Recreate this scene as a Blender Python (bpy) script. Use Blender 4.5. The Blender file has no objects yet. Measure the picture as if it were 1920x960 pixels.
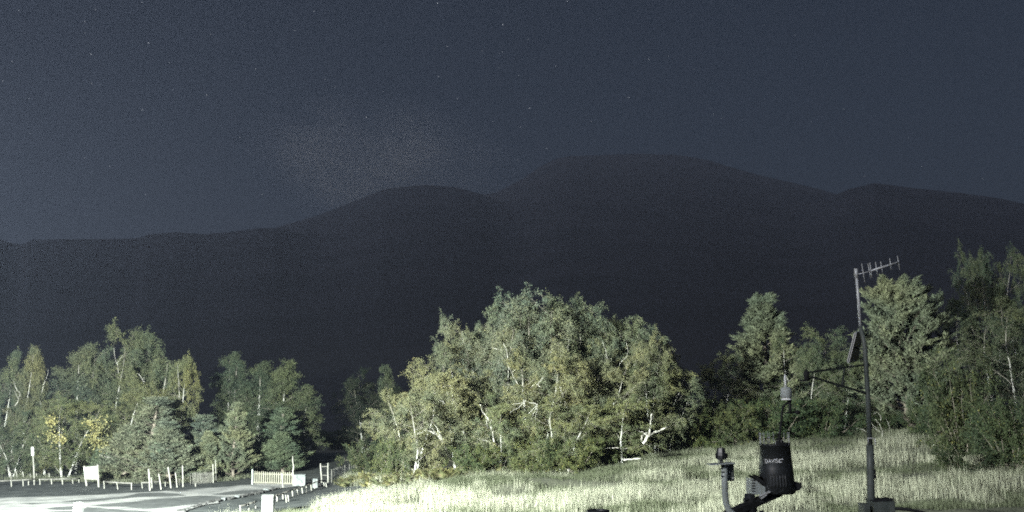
import bpy, bmesh, math, random
import numpy as np
from mathutils import Vector, Matrix, noise as mnoise

random.seed(7)
R = math.radians
C = bpy.context.scene.collection
sc = bpy.context.scene

# ------------------------------------------------------------------ camera
F, PITCH, CAMZ = 1663.0, 10.0, 5.0
cam_d = bpy.data.cameras.new('camera')
cam_d.sensor_width = 36.0
cam_d.lens = 36.0 * F / 1920.0
cam_d.clip_start = 0.1
cam_d.clip_end = 40000.0
cam = bpy.data.objects.new('camera', cam_d)
cam.location = (0, 0, CAMZ)
cam.rotation_euler = (R(90 + PITCH), 0, 0)
C.objects.link(cam)
sc.camera = cam

# ------------------------------------------------------------------ colour management, sampling
sc.view_settings.view_transform = 'Standard'
sc.view_settings.look = 'None'
sc.view_settings.exposure = 0.0
sc.view_settings.gamma = 1.0
sc.cycles.use_denoising = False
sc.cycles.use_adaptive_sampling = True
sc.cycles.adaptive_threshold = 0.10
sc.cycles.adaptive_min_samples = 24
sc.cycles.pixel_filter_type = 'BLACKMAN_HARRIS'
sc.cycles.filter_width = 1.9
sc.cycles.max_bounces = 6
sc.cycles.diffuse_bounces = 2
sc.cycles.transmission_bounces = 3
sc.cycles.transparent_max_bounces = 6
sc.cycles.volume_bounces = 0

# ------------------------------------------------------------------ night sky
MOON_EL, MOON_AZ = 23.0, 222.0            # the moon stands behind the camera, to the left
w = bpy.data.worlds.new('World')
sc.world = w
w.use_nodes = True
nt = w.node_tree
for n in list(nt.nodes):
    nt.nodes.remove(n)
N = nt.nodes.new
L = nt.links.new
out = N('ShaderNodeOutputWorld')
sky = N('ShaderNodeTexSky')
sky.sky_type = 'NISHITA'
sky.sun_disc = False
sky.sun_elevation = R(MOON_EL)
sky.sun_rotation = R(MOON_AZ)
sky.altitude = 1700
sky.air_density = 1.0
sky.dust_density = 1.0
bg_sky = N('ShaderNodeBackground')
bg_sky.inputs['Strength'].default_value = 0.0114
hue = N('ShaderNodeHueSaturation')
hue.inputs['Saturation'].default_value = 0.92
L(sky.outputs[0], hue.inputs['Color'])
L(hue.outputs[0], bg_sky.inputs['Color'])
geo = N('ShaderNodeTexCoord')
sep = N('ShaderNodeSeparateXYZ')
L(geo.outputs['Generated'], sep.inputs[0])


def wmath(op, a, b=None, clamp=False):
    m = N('ShaderNodeMath')
    m.operation = op
    m.use_clamp = clamp
    for i, v in enumerate((a, b)):
        if v is None:
            continue
        if isinstance(v, (int, float)):
            m.inputs[i].default_value = v
        else:
            L(v, m.inputs[i])
    return m.outputs[0]


# glow of far towns low over the left horizon
dt = N('ShaderNodeVectorMath')
dt.operation = 'DOT_PRODUCT'
gaz = R(-50)
dt.inputs[1].default_value = (math.sin(gaz), math.cos(gaz), 0.0)
L(geo.outputs['Generated'], dt.inputs[0])
side = wmath('POWER', wmath('MAXIMUM', dt.outputs['Value'], 0.0), 3.0)
alt = wmath('MAXIMUM', sep.outputs['Z'], 0.0)
fall = wmath('POWER', wmath('SUBTRACT', 1.0, alt, True), 5.0)
glow = wmath('MULTIPLY', wmath('MULTIPLY', side, fall), 0.012)
glow = wmath('ADD', glow, wmath('MULTIPLY', fall, 0.006))
bg_glow = N('ShaderNodeBackground')
bg_glow.inputs['Color'].default_value = (0.72, 0.95, 1.0, 1)
L(glow, bg_glow.inputs['Strength'])
# stars
vor = N('ShaderNodeTexVoronoi')
vor.feature = 'F1'
vor.inputs['Scale'].default_value = 100.0
L(geo.outputs['Generated'], vor.inputs['Vector'])
sepc = N('ShaderNodeSeparateColor')
L(vor.outputs['Color'], sepc.inputs[0])
near = wmath('LESS_THAN', vor.outputs['Distance'], 0.055)
mag = wmath('POWER', sepc.outputs[0], 3.0)
star = wmath('MULTIPLY', wmath('MULTIPLY', near, mag), 0.8)
bg_star = N('ShaderNodeBackground')
bg_star.inputs['Color'].default_value = (0.9, 0.95, 1.0, 1)
L(star, bg_star.inputs['Strength'])
a1 = N('ShaderNodeAddShader')
a2 = N('ShaderNodeAddShader')
L(bg_sky.outputs[0], a1.inputs[0])
L(bg_glow.outputs[0], a1.inputs[1])
L(a1.outputs[0], a2.inputs[0])
L(bg_star.outputs[0], a2.inputs[1])
L(a2.outputs[0], out.inputs['Surface'])

# ------------------------------------------------------------------ moonlight and the yard floodlight
md = bpy.data.lights.new('moon', 'SUN')
md.energy = 4.2
md.angle = R(0.5)
md.color = (1.0, 0.98, 0.95)
moon = bpy.data.objects.new('moon', md)
# light travels from the moon (azimuth MOON_AZ clockwise from +Y) down to the scene
ma = R(MOON_AZ)
mv = Vector((math.sin(ma) * math.cos(R(MOON_EL)), math.cos(ma) * math.cos(R(MOON_EL)), math.sin(R(MOON_EL))))
moon.rotation_euler = mv.to_track_quat('Z', 'Y').to_euler()
C.objects.link(moon)

LAMP = Vector((-19.0, 18.0, 8.0))
AIM = Vector((-13.0, 60.0, 3.0))
fd = bpy.data.lights.new('floodlight', 'SPOT')
fd.energy = 710000.0
fd.color = (0.92, 1.0, 0.925)
fd.spot_size = R(160)
fd.spot_blend = 1.0
fd.shadow_soft_size = 0.5
flood = bpy.data.objects.new('floodlight', fd)
flood.location = LAMP
flood.rotation_euler = (LAMP - AIM).to_track_quat('Z', 'Y').to_euler()
C.objects.link(flood)

# ------------------------------------------------------------------ helpers
ct, st = math.cos(R(PITCH)), math.sin(R(PITCH))


def ray(px, py):
    x, y = (px - 960) / F, (480 - py) / F
    return x, ct - st * y, st + ct * y


def at(px, py, d):
    """the point seen at pixel (px, py) of the photograph at d metres ahead"""
    x, Y, z = ray(px, py)
    return Vector((x / Y * d, d, CAMZ + z / Y * d))


def flat(px, py, z=0.0):
    """the point seen at (px, py) on the level z"""
    x, Y, zz = ray(px, py)
    d = (z - CAMZ) / (zz / Y)
    return Vector((x / Y * d, d, z))


def px_size(npx, d):
    return npx / F * d


def hashn(ix, iy, s):
    h = (ix * 374761393 + iy * 668265263 + s * 974634777) & 0xFFFFFFFF
    h = ((h ^ (h >> 13)) * 1274126177) & 0xFFFFFFFF
    h = h ^ (h >> 16)
    return (h & 0xFFFF) / 65535.0


def vnoise(x, y, s=0):
    x = np.asarray(x, float)
    y = np.asarray(y, float)
    ix, iy = np.floor(x).astype(np.int64), np.floor(y).astype(np.int64)
    fx, fy = x - ix, y - iy
    fx, fy = fx * fx * (3 - 2 * fx), fy * fy * (3 - 2 * fy)
    a, b = hashn(ix, iy, s), hashn(ix + 1, iy, s)
    c, d = hashn(ix, iy + 1, s), hashn(ix + 1, iy + 1, s)
    return (a * (1 - fx) + b * fx) * (1 - fy) + (c * (1 - fx) + d * fx) * fy


def fbm(x, y, s=0, o=4):
    t, a, n = 0.0, 0.5, 0.0
    for i in range(o):
        t = t + a * vnoise(np.asarray(x) * 2 ** i, np.asarray(y) * 2 ** i, s + i)
        n += a
        a *= 0.5
    return t / n


def sstep(a, b, x):
    t = np.clip((x - a) / (b - a), 0, 1)
    return t * t * (3 - 2 * t)


# the lie of the land: (px, py, distance) read off the photograph
GP = [(620, 885, 64), (700, 885, 60), (800, 885, 57), (900, 882, 56.5), (1000, 876, 57), (1100, 866, 58), (1200, 850, 60),
      (1300, 842, 62), (1400, 832, 64), (1500, 823, 66), (1600, 813, 68), (1700, 800, 70), (1780, 808, 66),
      (760, 957, 46), (900, 957, 45.6), (1050, 957, 45.2), (1200, 957, 44.6), (1400, 957, 43.5), (1600, 957, 42.5), (1800, 957, 41),
      (1920, 957, 40), (1900, 880, 48), (1800, 885, 47), (1600, 880, 53), (1200, 900, 52.5), (1400, 890, 53), (950, 910, 52), (1700, 850, 58)]
gp = [at(*p) for p in GP]
gp += [flat(px, py) for px, py in ((0, 958), (150, 958), (300, 958), (420, 955), (0, 930), (150, 930), (300, 925), (420, 915), (500, 930), (0, 905),
                                   (100, 905), (200, 910), (300, 912), (400, 900), (530, 908), (560, 925), (600, 925), (640, 925), (660, 900), (600, 905), (600, 913), (613, 910), (585, 922), (560, 950), (-200, 930), (-200, 905))]
gp += [Vector((x, y, 0.0)) for x in (-60, -40, -20, 0, 15) for y in (5, 20, 32)] + [Vector((x, y, 0.3)) for x in (30, 50) for y in (5, 20, 30)]
gp += [Vector((x, y, z)) for x, y, z in ((-60, 85, 0.3), (-40, 90, 0.5), (-20, 90, 0.8), (0, 90, 2.4), (20, 90, 4.2), (40, 90, 5.6), (60, 80, 6), (60, 60, 4.5),
                                          (45, 70, 5.0), (-70, 60, 0), (-90, 70, 0), (-50, 75, 0), (-35, 78, 0), (-22, 80, 0.3), (-12, 75, 0.6), (50, 45, 2.2))]
GA = np.array([[v.x, v.y, v.z] for v in gp])


FENCE_PX = [(440, 962), (478, 953), (519, 940), (557, 928), (589, 916), (612, 906), (640, 893), (670, 882)]
fl = [flat(*p) for p in FENCE_PX]
fx = np.array([p.x for p in fl])
fy = np.array([p.y for p in fl])


def fence_x(y):
    return np.interp(y, fy, fx)


def pix_of(x, y, z):
    """the photograph's pixel of a point (for reading masks off the photograph)"""
    dz = z - CAMZ
    fwd = y * ct + dz * st
    up = -y * st + dz * ct
    return 960 + F * x / fwd, 480 - F * up / fwd


def ground_z(x, y):
    x = np.asarray(x, float)
    y = np.asarray(y, float)
    shp = x.shape
    X, Y = x.ravel(), y.ravel()
    res = np.empty_like(X)
    for i in range(0, len(X), 20000):
        d2 = (X[i:i + 20000, None] - GA[None, :, 0]) ** 2 + (Y[i:i + 20000, None] - GA[None, :, 1]) ** 2
        wgt = np.exp(-d2 / (2 * 4.2 ** 2)) + 3e-3 / (1 + d2 / 30.0) ** 2
        res[i:i + 20000] = (wgt * GA[None, :, 2]).sum(1) / wgt.sum(1)
    mead = sstep(-12, -6, X + (Y - 47) * 0.05)
    res = res + mead * ((fbm(X / 3.2, Y / 1.7, 3, 3) - 0.5) * 0.75) + (fbm(X / 2.0, Y / 2.0, 9, 2) - 0.5) * 0.05
    # level sand up to the low fence, the meadow swells up beyond it
    lev = np.maximum(sstep(0.5, 3.2, X - np.interp(Y, fy, fx)), sstep(66, 70, Y))
    res = res * lev
    return res.reshape(shp)


def gz(x, y):
    return float(ground_z(np.array([x]), np.array([y]))[0])


def tag(o, label=None, cat=None, group=None, kind=None):
    if label:
        o['label'] = label
    if cat:
        o['category'] = cat
    if group:
        o['group'] = group
    if kind:
        o['kind'] = kind
    return o


def thing(name, label, cat, loc=(0, 0, 0), rz=0.0, group=None):
    o = bpy.data.objects.new(name, None)
    o.empty_display_size = 0.2
    o.location = loc
    o.rotation_euler = (0, 0, rz)
    C.objects.link(o)
    return tag(o, label, cat, group)


def link(name, me, parent=None, loc=None):
    o = bpy.data.objects.new(name, me)
    C.objects.link(o)
    if parent is not None:
        o.parent = parent
    if loc is not None:
        o.location = loc
    return o


def obj(name, bm, mat, parent=None, smooth=False):
    me = bpy.data.meshes.new(name)
    bm.normal_update()
    bm.to_mesh(me)
    bm.free()
    me.materials.append(mat)
    if smooth:
        me.shade_smooth()
    return link(name, me, parent)


def np_mesh(name, v, loops, sizes, mat, attrs=None, smooth=False):
    me = bpy.data.meshes.new(name)
    v = np.ascontiguousarray(v, np.float32)
    loops = np.ascontiguousarray(loops, np.int32)
    sizes = np.asarray(sizes, np.int32)
    me.vertices.add(len(v))
    me.vertices.foreach_set('co', v.ravel())
    me.loops.add(len(loops))
    me.loops.foreach_set('vertex_index', loops)
    me.polygons.add(len(sizes))
    st_ = np.zeros(len(sizes), np.int32)
    st_[1:] = np.cumsum(sizes)[:-1]
    me.polygons.foreach_set('loop_start', st_)
    me.polygons.foreach_set('loop_total', sizes)
    me.polygons.foreach_set('use_smooth', np.full(len(sizes), smooth, bool))
    me.update(calc_edges=True)
    for k, a in (attrs or {}).items():
        at_ = me.attributes.new(k, 'FLOAT', 'POINT')
        at_.data.foreach_set('value', np.ascontiguousarray(a, np.float32))
    me.materials.append(mat)
    return me


def box(bm, c, s, rot=None):
    m = Matrix.Translation(Vector(c))
    if rot is not None:
        m = m @ rot.to_4x4()
    r = bmesh.ops.create_cube(bm, size=1.0, matrix=m @ Matrix.Diagonal((s[0], s[1], s[2], 1)))
    return r['verts']


def bevel(bm, w=0.01, seg=2):
    bmesh.ops.bevel(bm, geom=list(bm.edges), offset=w, segments=seg, affect='EDGES', clamp_overlap=True)


def tube(bm, pts, rad, n=10, cap=True):
    """a round bar along pts; rad is one radius or one per point"""
    pts = [Vector(p) for p in pts]
    if isinstance(rad, (int, float)):
        rad = [rad] * len(pts)
    rings = []
    prev = None
    for i, p in enumerate(pts):
        d = (pts[min(i + 1, len(pts) - 1)] - pts[max(i - 1, 0)]).normalized()
        if prev is None:
            a = Vector((0, 0, 1)) if abs(d.z) < 0.9 else Vector((1, 0, 0))
            u = d.cross(a).normalized()
        else:
            u = (prev - d * prev.dot(d)).normalized()
        prev = u
        v = d.cross(u)
        rings.append([bm.verts.new(p + (u * math.cos(k * 2 * math.pi / n) + v * math.sin(k * 2 * math.pi / n)) * rad[i]) for k in range(n)])
    for a, b in zip(rings, rings[1:]):
        for k in range(n):
            bm.faces.new((a[k], a[(k + 1) % n], b[(k + 1) % n], b[k]))
    if cap:
        bm.faces.new(rings[0][::-1])
        bm.faces.new(rings[-1])


def lathe(bm, prof, n=32, origin=(0, 0, 0), closed_ends=True):
    o = Vector(origin)
    rings = []
    for r, z in prof:
        rings.append([bm.verts.new(o + Vector((r * math.cos(k * 2 * math.pi / n), r * math.sin(k * 2 * math.pi / n), z))) for k in range(n)])
    for a, b in zip(rings, rings[1:]):
        for k in range(n):
            bm.faces.new((a[k], a[(k + 1) % n], b[(k + 1) % n], b[k]))
    if closed_ends:
        bm.faces.new(rings[0][::-1])
        bm.faces.new(rings[-1])


# ------------------------------------------------------------------ materials
def mat_new(name):
    m = bpy.data.materials.new(name)
    m.use_nodes = True
    t = m.node_tree
    for n in list(t.nodes):
        t.nodes.remove(n)
    o = t.nodes.new('ShaderNodeOutputMaterial')
    return m, t, o


def noise_mat(name, c1, c2, scale=8.0, rough=0.85, bump=0.0, detail=6.0, metallic=0.0, stretch=None, spec=0.3, contrast=(0.35, 0.65)):
    m, t, o = mat_new(name)
    tc = t.nodes.new('ShaderNodeTexCoord')
    mp = t.nodes.new('ShaderNodeMapping')
    if stretch:
        mp.inputs['Scale'].default_value = stretch
    nz = t.nodes.new('ShaderNodeTexNoise')
    nz.inputs['Scale'].default_value = scale
    nz.inputs['Detail'].default_value = detail
    rp = t.nodes.new('ShaderNodeValToRGB')
    rp.color_ramp.elements[0].position = contrast[0]
    rp.color_ramp.elements[1].position = contrast[1]
    rp.color_ramp.elements[0].color = (*c1, 1)
    rp.color_ramp.elements[1].color = (*c2, 1)
    b = t.nodes.new('ShaderNodeBsdfPrincipled')
    b.inputs['Roughness'].default_value = rough
    b.inputs['Metallic'].default_value = metallic
    b.inputs['Specular IOR Level'].default_value = spec
    t.links.new(tc.outputs['Object'], mp.inputs[0])
    t.links.new(mp.outputs[0], nz.inputs['Vector'])
    t.links.new(nz.outputs['Fac'], rp.inputs[0])
    t.links.new(rp.outputs[0], b.inputs['Base Color'])
    if bump:
        bp = t.nodes.new('ShaderNodeBump')
        bp.inputs['Strength'].default_value = bump
        bp.inputs['Distance'].default_value = 0.02
        t.links.new(nz.outputs['Fac'], bp.inputs['Height'])
        t.links.new(bp.outputs[0], b.inputs['Normal'])
    t.links.new(b.outputs[0], o.inputs['Surface'])
    return m


def leaf_mat(name, dark, light, odd, odd_at=0.93, patch_scale=0.25, transl=0.48, patch=None):
    """leaf colour: varies leaf by leaf and in soft patches through the crown; tinted per tree by the object colour"""
    m, t, o = mat_new(name)
    g = t.nodes.new('ShaderNodeNewGeometry')
    tc = t.nodes.new('ShaderNodeTexCoord')
    oi = t.nodes.new('ShaderNodeObjectInfo')
    rp = t.nodes.new('ShaderNodeValToRGB')
    e = rp.color_ramp.elements
    e[0].position, e[0].color = 0.0, (*dark, 1)
    e[1].position, e[1].color = odd_at - 0.02, (*light, 1)
    k = e.new(odd_at + 0.02)
    k.color = (*odd, 1)
    t.links.new(g.outputs['Random Per Island'], rp.inputs[0])
    nz = t.nodes.new('ShaderNodeTexNoise')
    nz.inputs['Scale'].default_value = patch_scale
    nz.inputs['Detail'].default_value = 3.0
    ad = t.nodes.new('ShaderNodeVectorMath')
    ad.operation = 'ADD'
    t.links.new(tc.outputs['Object'], ad.inputs[0])
    sc_ = t.nodes.new('ShaderNodeVectorMath')
    sc_.operation = 'SCALE'
    sc_.inputs['Scale'].default_value = 0.37
    t.links.new(oi.outputs['Location'], sc_.inputs[0])
    t.links.new(sc_.outputs[0], ad.inputs[1])
    t.links.new(ad.outputs[0], nz.inputs['Vector'])
    r2 = t.nodes.new('ShaderNodeValToRGB')
    r2.color_ramp.elements[0].position = 0.38
    r2.color_ramp.elements[1].position = 0.62
    r2.color_ramp.elements[0].color = (0.72, 0.8, 0.85, 1)
    r2.color_ramp.elements[1].color = (*(patch or (1.12, 1.08, 0.92)), 1)
    t.links.new(nz.outputs['Fac'], r2.inputs[0])
    mx = t.nodes.new('ShaderNodeMix')
    mx.data_type = 'RGBA'
    mx.blend_type = 'MULTIPLY'
    mx.inputs['Factor'].default_value = 1.0
    t.links.new(rp.outputs[0], mx.inputs['A'])
    t.links.new(r2.outputs[0], mx.inputs['B'])
    mo = t.nodes.new('ShaderNodeMix')
    mo.data_type = 'RGBA'
    mo.blend_type = 'MULTIPLY'
    mo.inputs['Factor'].default_value = 1.0
    t.links.new(mx.outputs['Result'], mo.inputs['A'])
    t.links.new(oi.outputs['Color'], mo.inputs['B'])
    d = t.nodes.new('ShaderNodeBsdfDiffuse')
    tr = t.nodes.new('ShaderNodeBsdfTranslucent')
    ms = t.nodes.new('ShaderNodeMixShader')
    ms.inputs[0].default_value = transl
    t.links.new(mo.outputs['Result'], d.inputs['Color'])
    t.links.new(mo.outputs['Result'], tr.inputs['Color'])
    t.links.new(d.outputs[0], ms.inputs[1])
    t.links.new(tr.outputs[0], ms.inputs[2])
    t.links.new(ms.outputs[0], o.inputs['Surface'])
    return m


def bark_mat(name, pale, dark, twig, band=True):
    """bark: pale with dark flecks on thick wood, brown on thin twigs (attribute 'thin')"""
    m, t, o = mat_new(name)
    tc = t.nodes.new('ShaderNodeTexCoord')
    mp = t.nodes.new('ShaderNodeMapping')
    mp.inputs['Scale'].default_value = (1, 1, 3.5 if band else 0.6)
    nz = t.nodes.new('ShaderNodeTexNoise')
    nz.inputs['Scale'].default_value = 4.0
    nz.inputs['Detail'].default_value = 5.0
    rp = t.nodes.new('ShaderNodeValToRGB')
    rp.color_ramp.elements[0].position = 0.38
    rp.color_ramp.elements[1].position = 0.5
    rp.color_ramp.elements[0].color = (*dark, 1)
    rp.color_ramp.elements[1].color = (*pale, 1)
    av = t.nodes.new('ShaderNodeAttribute')
    av.attribute_name = 'thin'
    mx = t.nodes.new('ShaderNodeMix')
    mx.data_type = 'RGBA'
    b = t.nodes.new('ShaderNodeBsdfDiffuse')
    t.links.new(tc.outputs['Object'], mp.inputs[0])
    t.links.new(mp.outputs[0], nz.inputs['Vector'])
    t.links.new(nz.outputs['Fac'], rp.inputs[0])
    t.links.new(rp.outputs[0], mx.inputs['A'])
    mx.inputs['B'].default_value = (*twig, 1)
    t.links.new(av.outputs['Fac'], mx.inputs['Factor'])
    t.links.new(mx.outputs['Result'], b.inputs['Color'])
    t.links.new(b.outputs[0], o.inputs['Surface'])
    return m


M = {}
M['ground'] = None
M['rock'] = noise_mat('dark_volcanic_slope', (0.010, 0.012, 0.018), (0.016, 0.018, 0.026), 0.003, 0.95, 0, 8)
M['road'] = noise_mat('pale_dusty_asphalt', (0.14, 0.145, 0.142), (0.33, 0.33, 0.315), 0.7, 0.9, 0.2, 9)
M['patch_dark'] = noise_mat('dark_road_patch', (0.036, 0.040, 0.040), (0.072, 0.077, 0.075), 1.4, 0.95, 0.3, 9)  # dark mottled surface of the patches on the road
M['wood'] = noise_mat('weathered_wood', (0.15, 0.147, 0.13), (0.27, 0.264, 0.235), 6.0, 0.85, 0.3, 6, stretch=(3, 3, 0.5))
M['wood_dim'] = noise_mat('grey_weathered_wood', (0.075, 0.073, 0.066), (0.15, 0.145, 0.13), 6.0, 0.9, 0.3, 6, stretch=(3, 3, 0.5))
M['wood_old'] = noise_mat('old_picket_wood', (0.12, 0.117, 0.105), (0.24, 0.235, 0.21), 6.0, 0.9, 0.3, 6, stretch=(3, 3, 0.5))
M['wood_dark'] = noise_mat('dark_wood', (0.035, 0.034, 0.03), (0.09, 0.085, 0.075), 6.0, 0.9, 0.3)  # dark-toned wood for rails and the lowest gate bar
M['gate_wood'] = noise_mat('yellowish_picket_wood', (0.115, 0.111, 0.086), (0.185, 0.178, 0.142), 5.0, 0.85, 0.3, 6, stretch=(3, 3, 0.6))
M['white'] = noise_mat('white_paint', (0.50, 0.52, 0.51), (0.66, 0.67, 0.66), 3.0, 0.8)
M['panel'] = noise_mat('pale_grey_painted_metal', (0.075, 0.078, 0.078), (0.12, 0.124, 0.12), 2.5, 0.9, 0.0, spec=0.08)
M['stone'] = noise_mat('pale_lichened_stone', (0.07, 0.077, 0.077), (0.17, 0.182, 0.182), 5.0, 0.95, 0.6, 8, spec=0.1)
M['stone_dark'] = noise_mat('dark_lava_stone', (0.018, 0.018, 0.018), (0.06, 0.06, 0.058), 5.0, 0.95, 0.6, 8)
M['black_plastic'] = noise_mat('black_plastic', (0.014, 0.016, 0.017), (0.022, 0.025, 0.026), 14.0, 0.38, 0.03, spec=0.7)
M['matte_black'] = noise_mat('matte_black_rubber', (0.008, 0.009, 0.010), (0.016, 0.017, 0.018), 10.0, 0.75)
M['galv'] = noise_mat('galvanised_steel', (0.26, 0.29, 0.275), (0.40, 0.44, 0.42), 18.0, 0.5, 0.02, metallic=0.1, stretch=(1, 1, 0.4))
M['mast'] = noise_mat('dull_painted_steel', (0.045, 0.056, 0.051), (0.095, 0.108, 0.099), 12.0, 0.5, 0.02, stretch=(1, 1, 0.4))
M['strut'] = noise_mat('dark_green_steel', (0.016, 0.020, 0.018), (0.032, 0.038, 0.034), 12.0, 0.6)
M['alu'] = noise_mat('dull_aluminium', (0.40, 0.41, 0.41), (0.52, 0.53, 0.53), 20.0, 0.45, 0.0, metallic=0.2)
M['cell'] = noise_mat('dark_blue_solar_cell', (0.010, 0.014, 0.03), (0.02, 0.026, 0.045), 25.0, 0.2, spec=0.5)
M['sensor_white'] = noise_mat('weathered_white_plastic', (0.66, 0.68, 0.65), (0.78, 0.80, 0.77), 12.0, 0.5)
M['sensor_grey'] = noise_mat('grey_plastic', (0.26, 0.29, 0.275), (0.36, 0.39, 0.375), 12.0, 0.5)
M['print'] = noise_mat('white_print', (0.68, 0.7, 0.7), (0.74, 0.75, 0.75), 20.0, 0.6)
M['ink'] = noise_mat('faded_dark_print', (0.05, 0.05, 0.055), (0.10, 0.10, 0.10), 20.0, 0.7)
M['birch_bark'] = bark_mat('white_birch_bark', (0.44, 0.44, 0.41), (0.10, 0.095, 0.085), (0.13, 0.12, 0.10))
M['pine_bark'] = bark_mat('brown_pine_bark', (0.16, 0.14, 0.115), (0.05, 0.044, 0.036), (0.11, 0.10, 0.08), False)
M['dead_wood'] = bark_mat('bleached_dead_wood', (0.33, 0.32, 0.29), (0.13, 0.12, 0.105), (0.22, 0.21, 0.19), False)
M['birch_leaf'] = leaf_mat('birch_leaf', (0.090, 0.098, 0.072), (0.160, 0.168, 0.120), (0.22, 0.21, 0.125), 0.95)
M['pine_leaf'] = leaf_mat('pine_needle', (0.096, 0.098, 0.074), (0.170, 0.174, 0.128), (0.12, 0.13, 0.08), 0.95, 0.3, 0.12, (1.1, 1.08, 0.97))
M['spruce_leaf'] = leaf_mat('dark_spruce_needle', (0.080, 0.084, 0.062), (0.146, 0.152, 0.110), (0.11, 0.14, 0.09), 0.95, 0.3, 0.12, (1.1, 1.08, 0.95))
M['shrub_leaf'] = leaf_mat('shrub_leaf', (0.050, 0.062, 0.042), (0.100, 0.114, 0.074), (0.17, 0.16, 0.07), 0.95)
M['bracken_leaf'] = leaf_mat('bracken_frond', (0.085, 0.09, 0.048), (0.185, 0.185, 0.095), (0.15, 0.12, 0.08), 0.85, 0.9, 0.3)
M['yellow_leaf'] = leaf_mat('yellow_birch_leaf', (0.18, 0.17, 0.08), (0.30, 0.275, 0.14), (0.36, 0.33, 0.19), 0.92, 0.5, 0.3)

# ground: black sand, turning to grassy soil where the attribute 'turf' says so
m, t, o = mat_new('sand_and_soil')
tc = t.nodes.new('ShaderNodeTexCoord')
n1 = t.nodes.new('ShaderNodeTexNoise')
n1.inputs['Scale'].default_value = 0.9
n1.inputs['Detail'].default_value = 10
n2 = t.nodes.new('ShaderNodeTexNoise')
n2.inputs['Scale'].default_value = 9.0
n2.inputs['Detail'].default_value = 6
t.links.new(tc.outputs['Object'], n1.inputs['Vector'])
t.links.new(tc.outputs['Object'], n2.inputs['Vector'])
ra = t.nodes.new('ShaderNodeValToRGB')
ra.color_ramp.elements[0].position, ra.color_ramp.elements[0].color = 0.35, (0.034, 0.039, 0.039, 1)
ra.color_ramp.elements[1].position, ra.color_ramp.elements[1].color = 0.68, (0.078, 0.084, 0.082, 1)
rb = t.nodes.new('ShaderNodeValToRGB')
rb.color_ramp.elements[0].position, rb.color_ramp.elements[0].color = 0.3, (0.032, 0.036, 0.028, 1)
rb.color_ramp.elements[1].position, rb.color_ramp.elements[1].color = 0.7, (0.085, 0.086, 0.062, 1)
t.links.new(n1.outputs['Fac'], ra.inputs[0])
t.links.new(n2.outputs['Fac'], rb.inputs[0])
av = t.nodes.new('ShaderNodeAttribute')
av.attribute_name = 'turf'
mx = t.nodes.new('ShaderNodeMix')
mx.data_type = 'RGBA'
t.links.new(av.outputs['Fac'], mx.inputs['Factor'])
t.links.new(ra.outputs[0], mx.inputs['A'])
t.links.new(rb.outputs[0], mx.inputs['B'])
b = t.nodes.new('ShaderNodeBsdfPrincipled')
b.inputs['Roughness'].default_value = 0.95
b.inputs['Specular IOR Level'].default_value = 0.1
bp = t.nodes.new('ShaderNodeBump')
bp.inputs['Strength'].default_value = 0.6
bp.inputs['Distance'].default_value = 0.04
t.links.new(n2.outputs['Fac'], bp.inputs['Height'])
t.links.new(bp.outputs[0], b.inputs['Normal'])
t.links.new(mx.outputs['Result'], b.inputs['Base Color'])
t.links.new(b.outputs[0], o.inputs['Surface'])
M['ground'] = m

# grass: dry straw, greener in patches
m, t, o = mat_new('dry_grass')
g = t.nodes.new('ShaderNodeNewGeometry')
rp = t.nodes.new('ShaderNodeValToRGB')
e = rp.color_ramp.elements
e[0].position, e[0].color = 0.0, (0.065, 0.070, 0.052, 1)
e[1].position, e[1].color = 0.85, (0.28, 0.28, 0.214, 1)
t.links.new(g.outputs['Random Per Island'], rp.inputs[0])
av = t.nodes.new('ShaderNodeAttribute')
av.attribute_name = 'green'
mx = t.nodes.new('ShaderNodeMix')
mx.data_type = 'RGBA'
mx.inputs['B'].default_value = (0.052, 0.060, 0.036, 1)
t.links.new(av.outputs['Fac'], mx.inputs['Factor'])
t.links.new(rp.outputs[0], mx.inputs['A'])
d_ = t.nodes.new('ShaderNodeBsdfDiffuse')
tr = t.nodes.new('ShaderNodeBsdfTranslucent')
ms = t.nodes.new('ShaderNodeMixShader')
ms.inputs[0].default_value = 0.25
t.links.new(mx.outputs['Result'], d_.inputs['Color'])
t.links.new(mx.outputs['Result'], tr.inputs['Color'])
t.links.new(d_.outputs[0], ms.inputs[1])
t.links.new(tr.outputs[0], ms.inputs[2])
t.links.new(ms.outputs[0], o.inputs['Surface'])
M['grass'] = m

# ------------------------------------------------------------------ ground
def meadow_mask(x, y):
    """1 on the tall-grass meadow right of the low rail fence, 0 on sand"""
    z = ground_z(x, y)
    u, v = pix_of(x, y, z + 0.42)          # judged at the height of the grass heads
    m_ = sstep(0.3, 1.2, x - fence_x(y))
    wob = (fbm(x / 1.5, y / 1.5, 21, 3) - 0.5) * 2
    # bare sandy track inside the meadow beside the fence
    left = np.interp(v, [885, 893, 903, 915, 930, 942, 950, 958], [600, 640, 765, 720, 655, 640, 600, 470])
    top = (v > 897) & (v < 941)
    cab = (u > 484) & (u < 508) & (v > 940)
    m_ = np.where(cab | ((u < 590) & (v < 944)) | ((u < 520) & (v < 949)), 0.0, m_)
    inner = np.interp(v, [897, 903, 912, 920, 932, 941], [640, 790, 750, 690, 625, 590])
    cut = np.where(top, sstep(-6, 10, u - inner + wob * 14), 1.0)
    return m_ * cut


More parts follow.
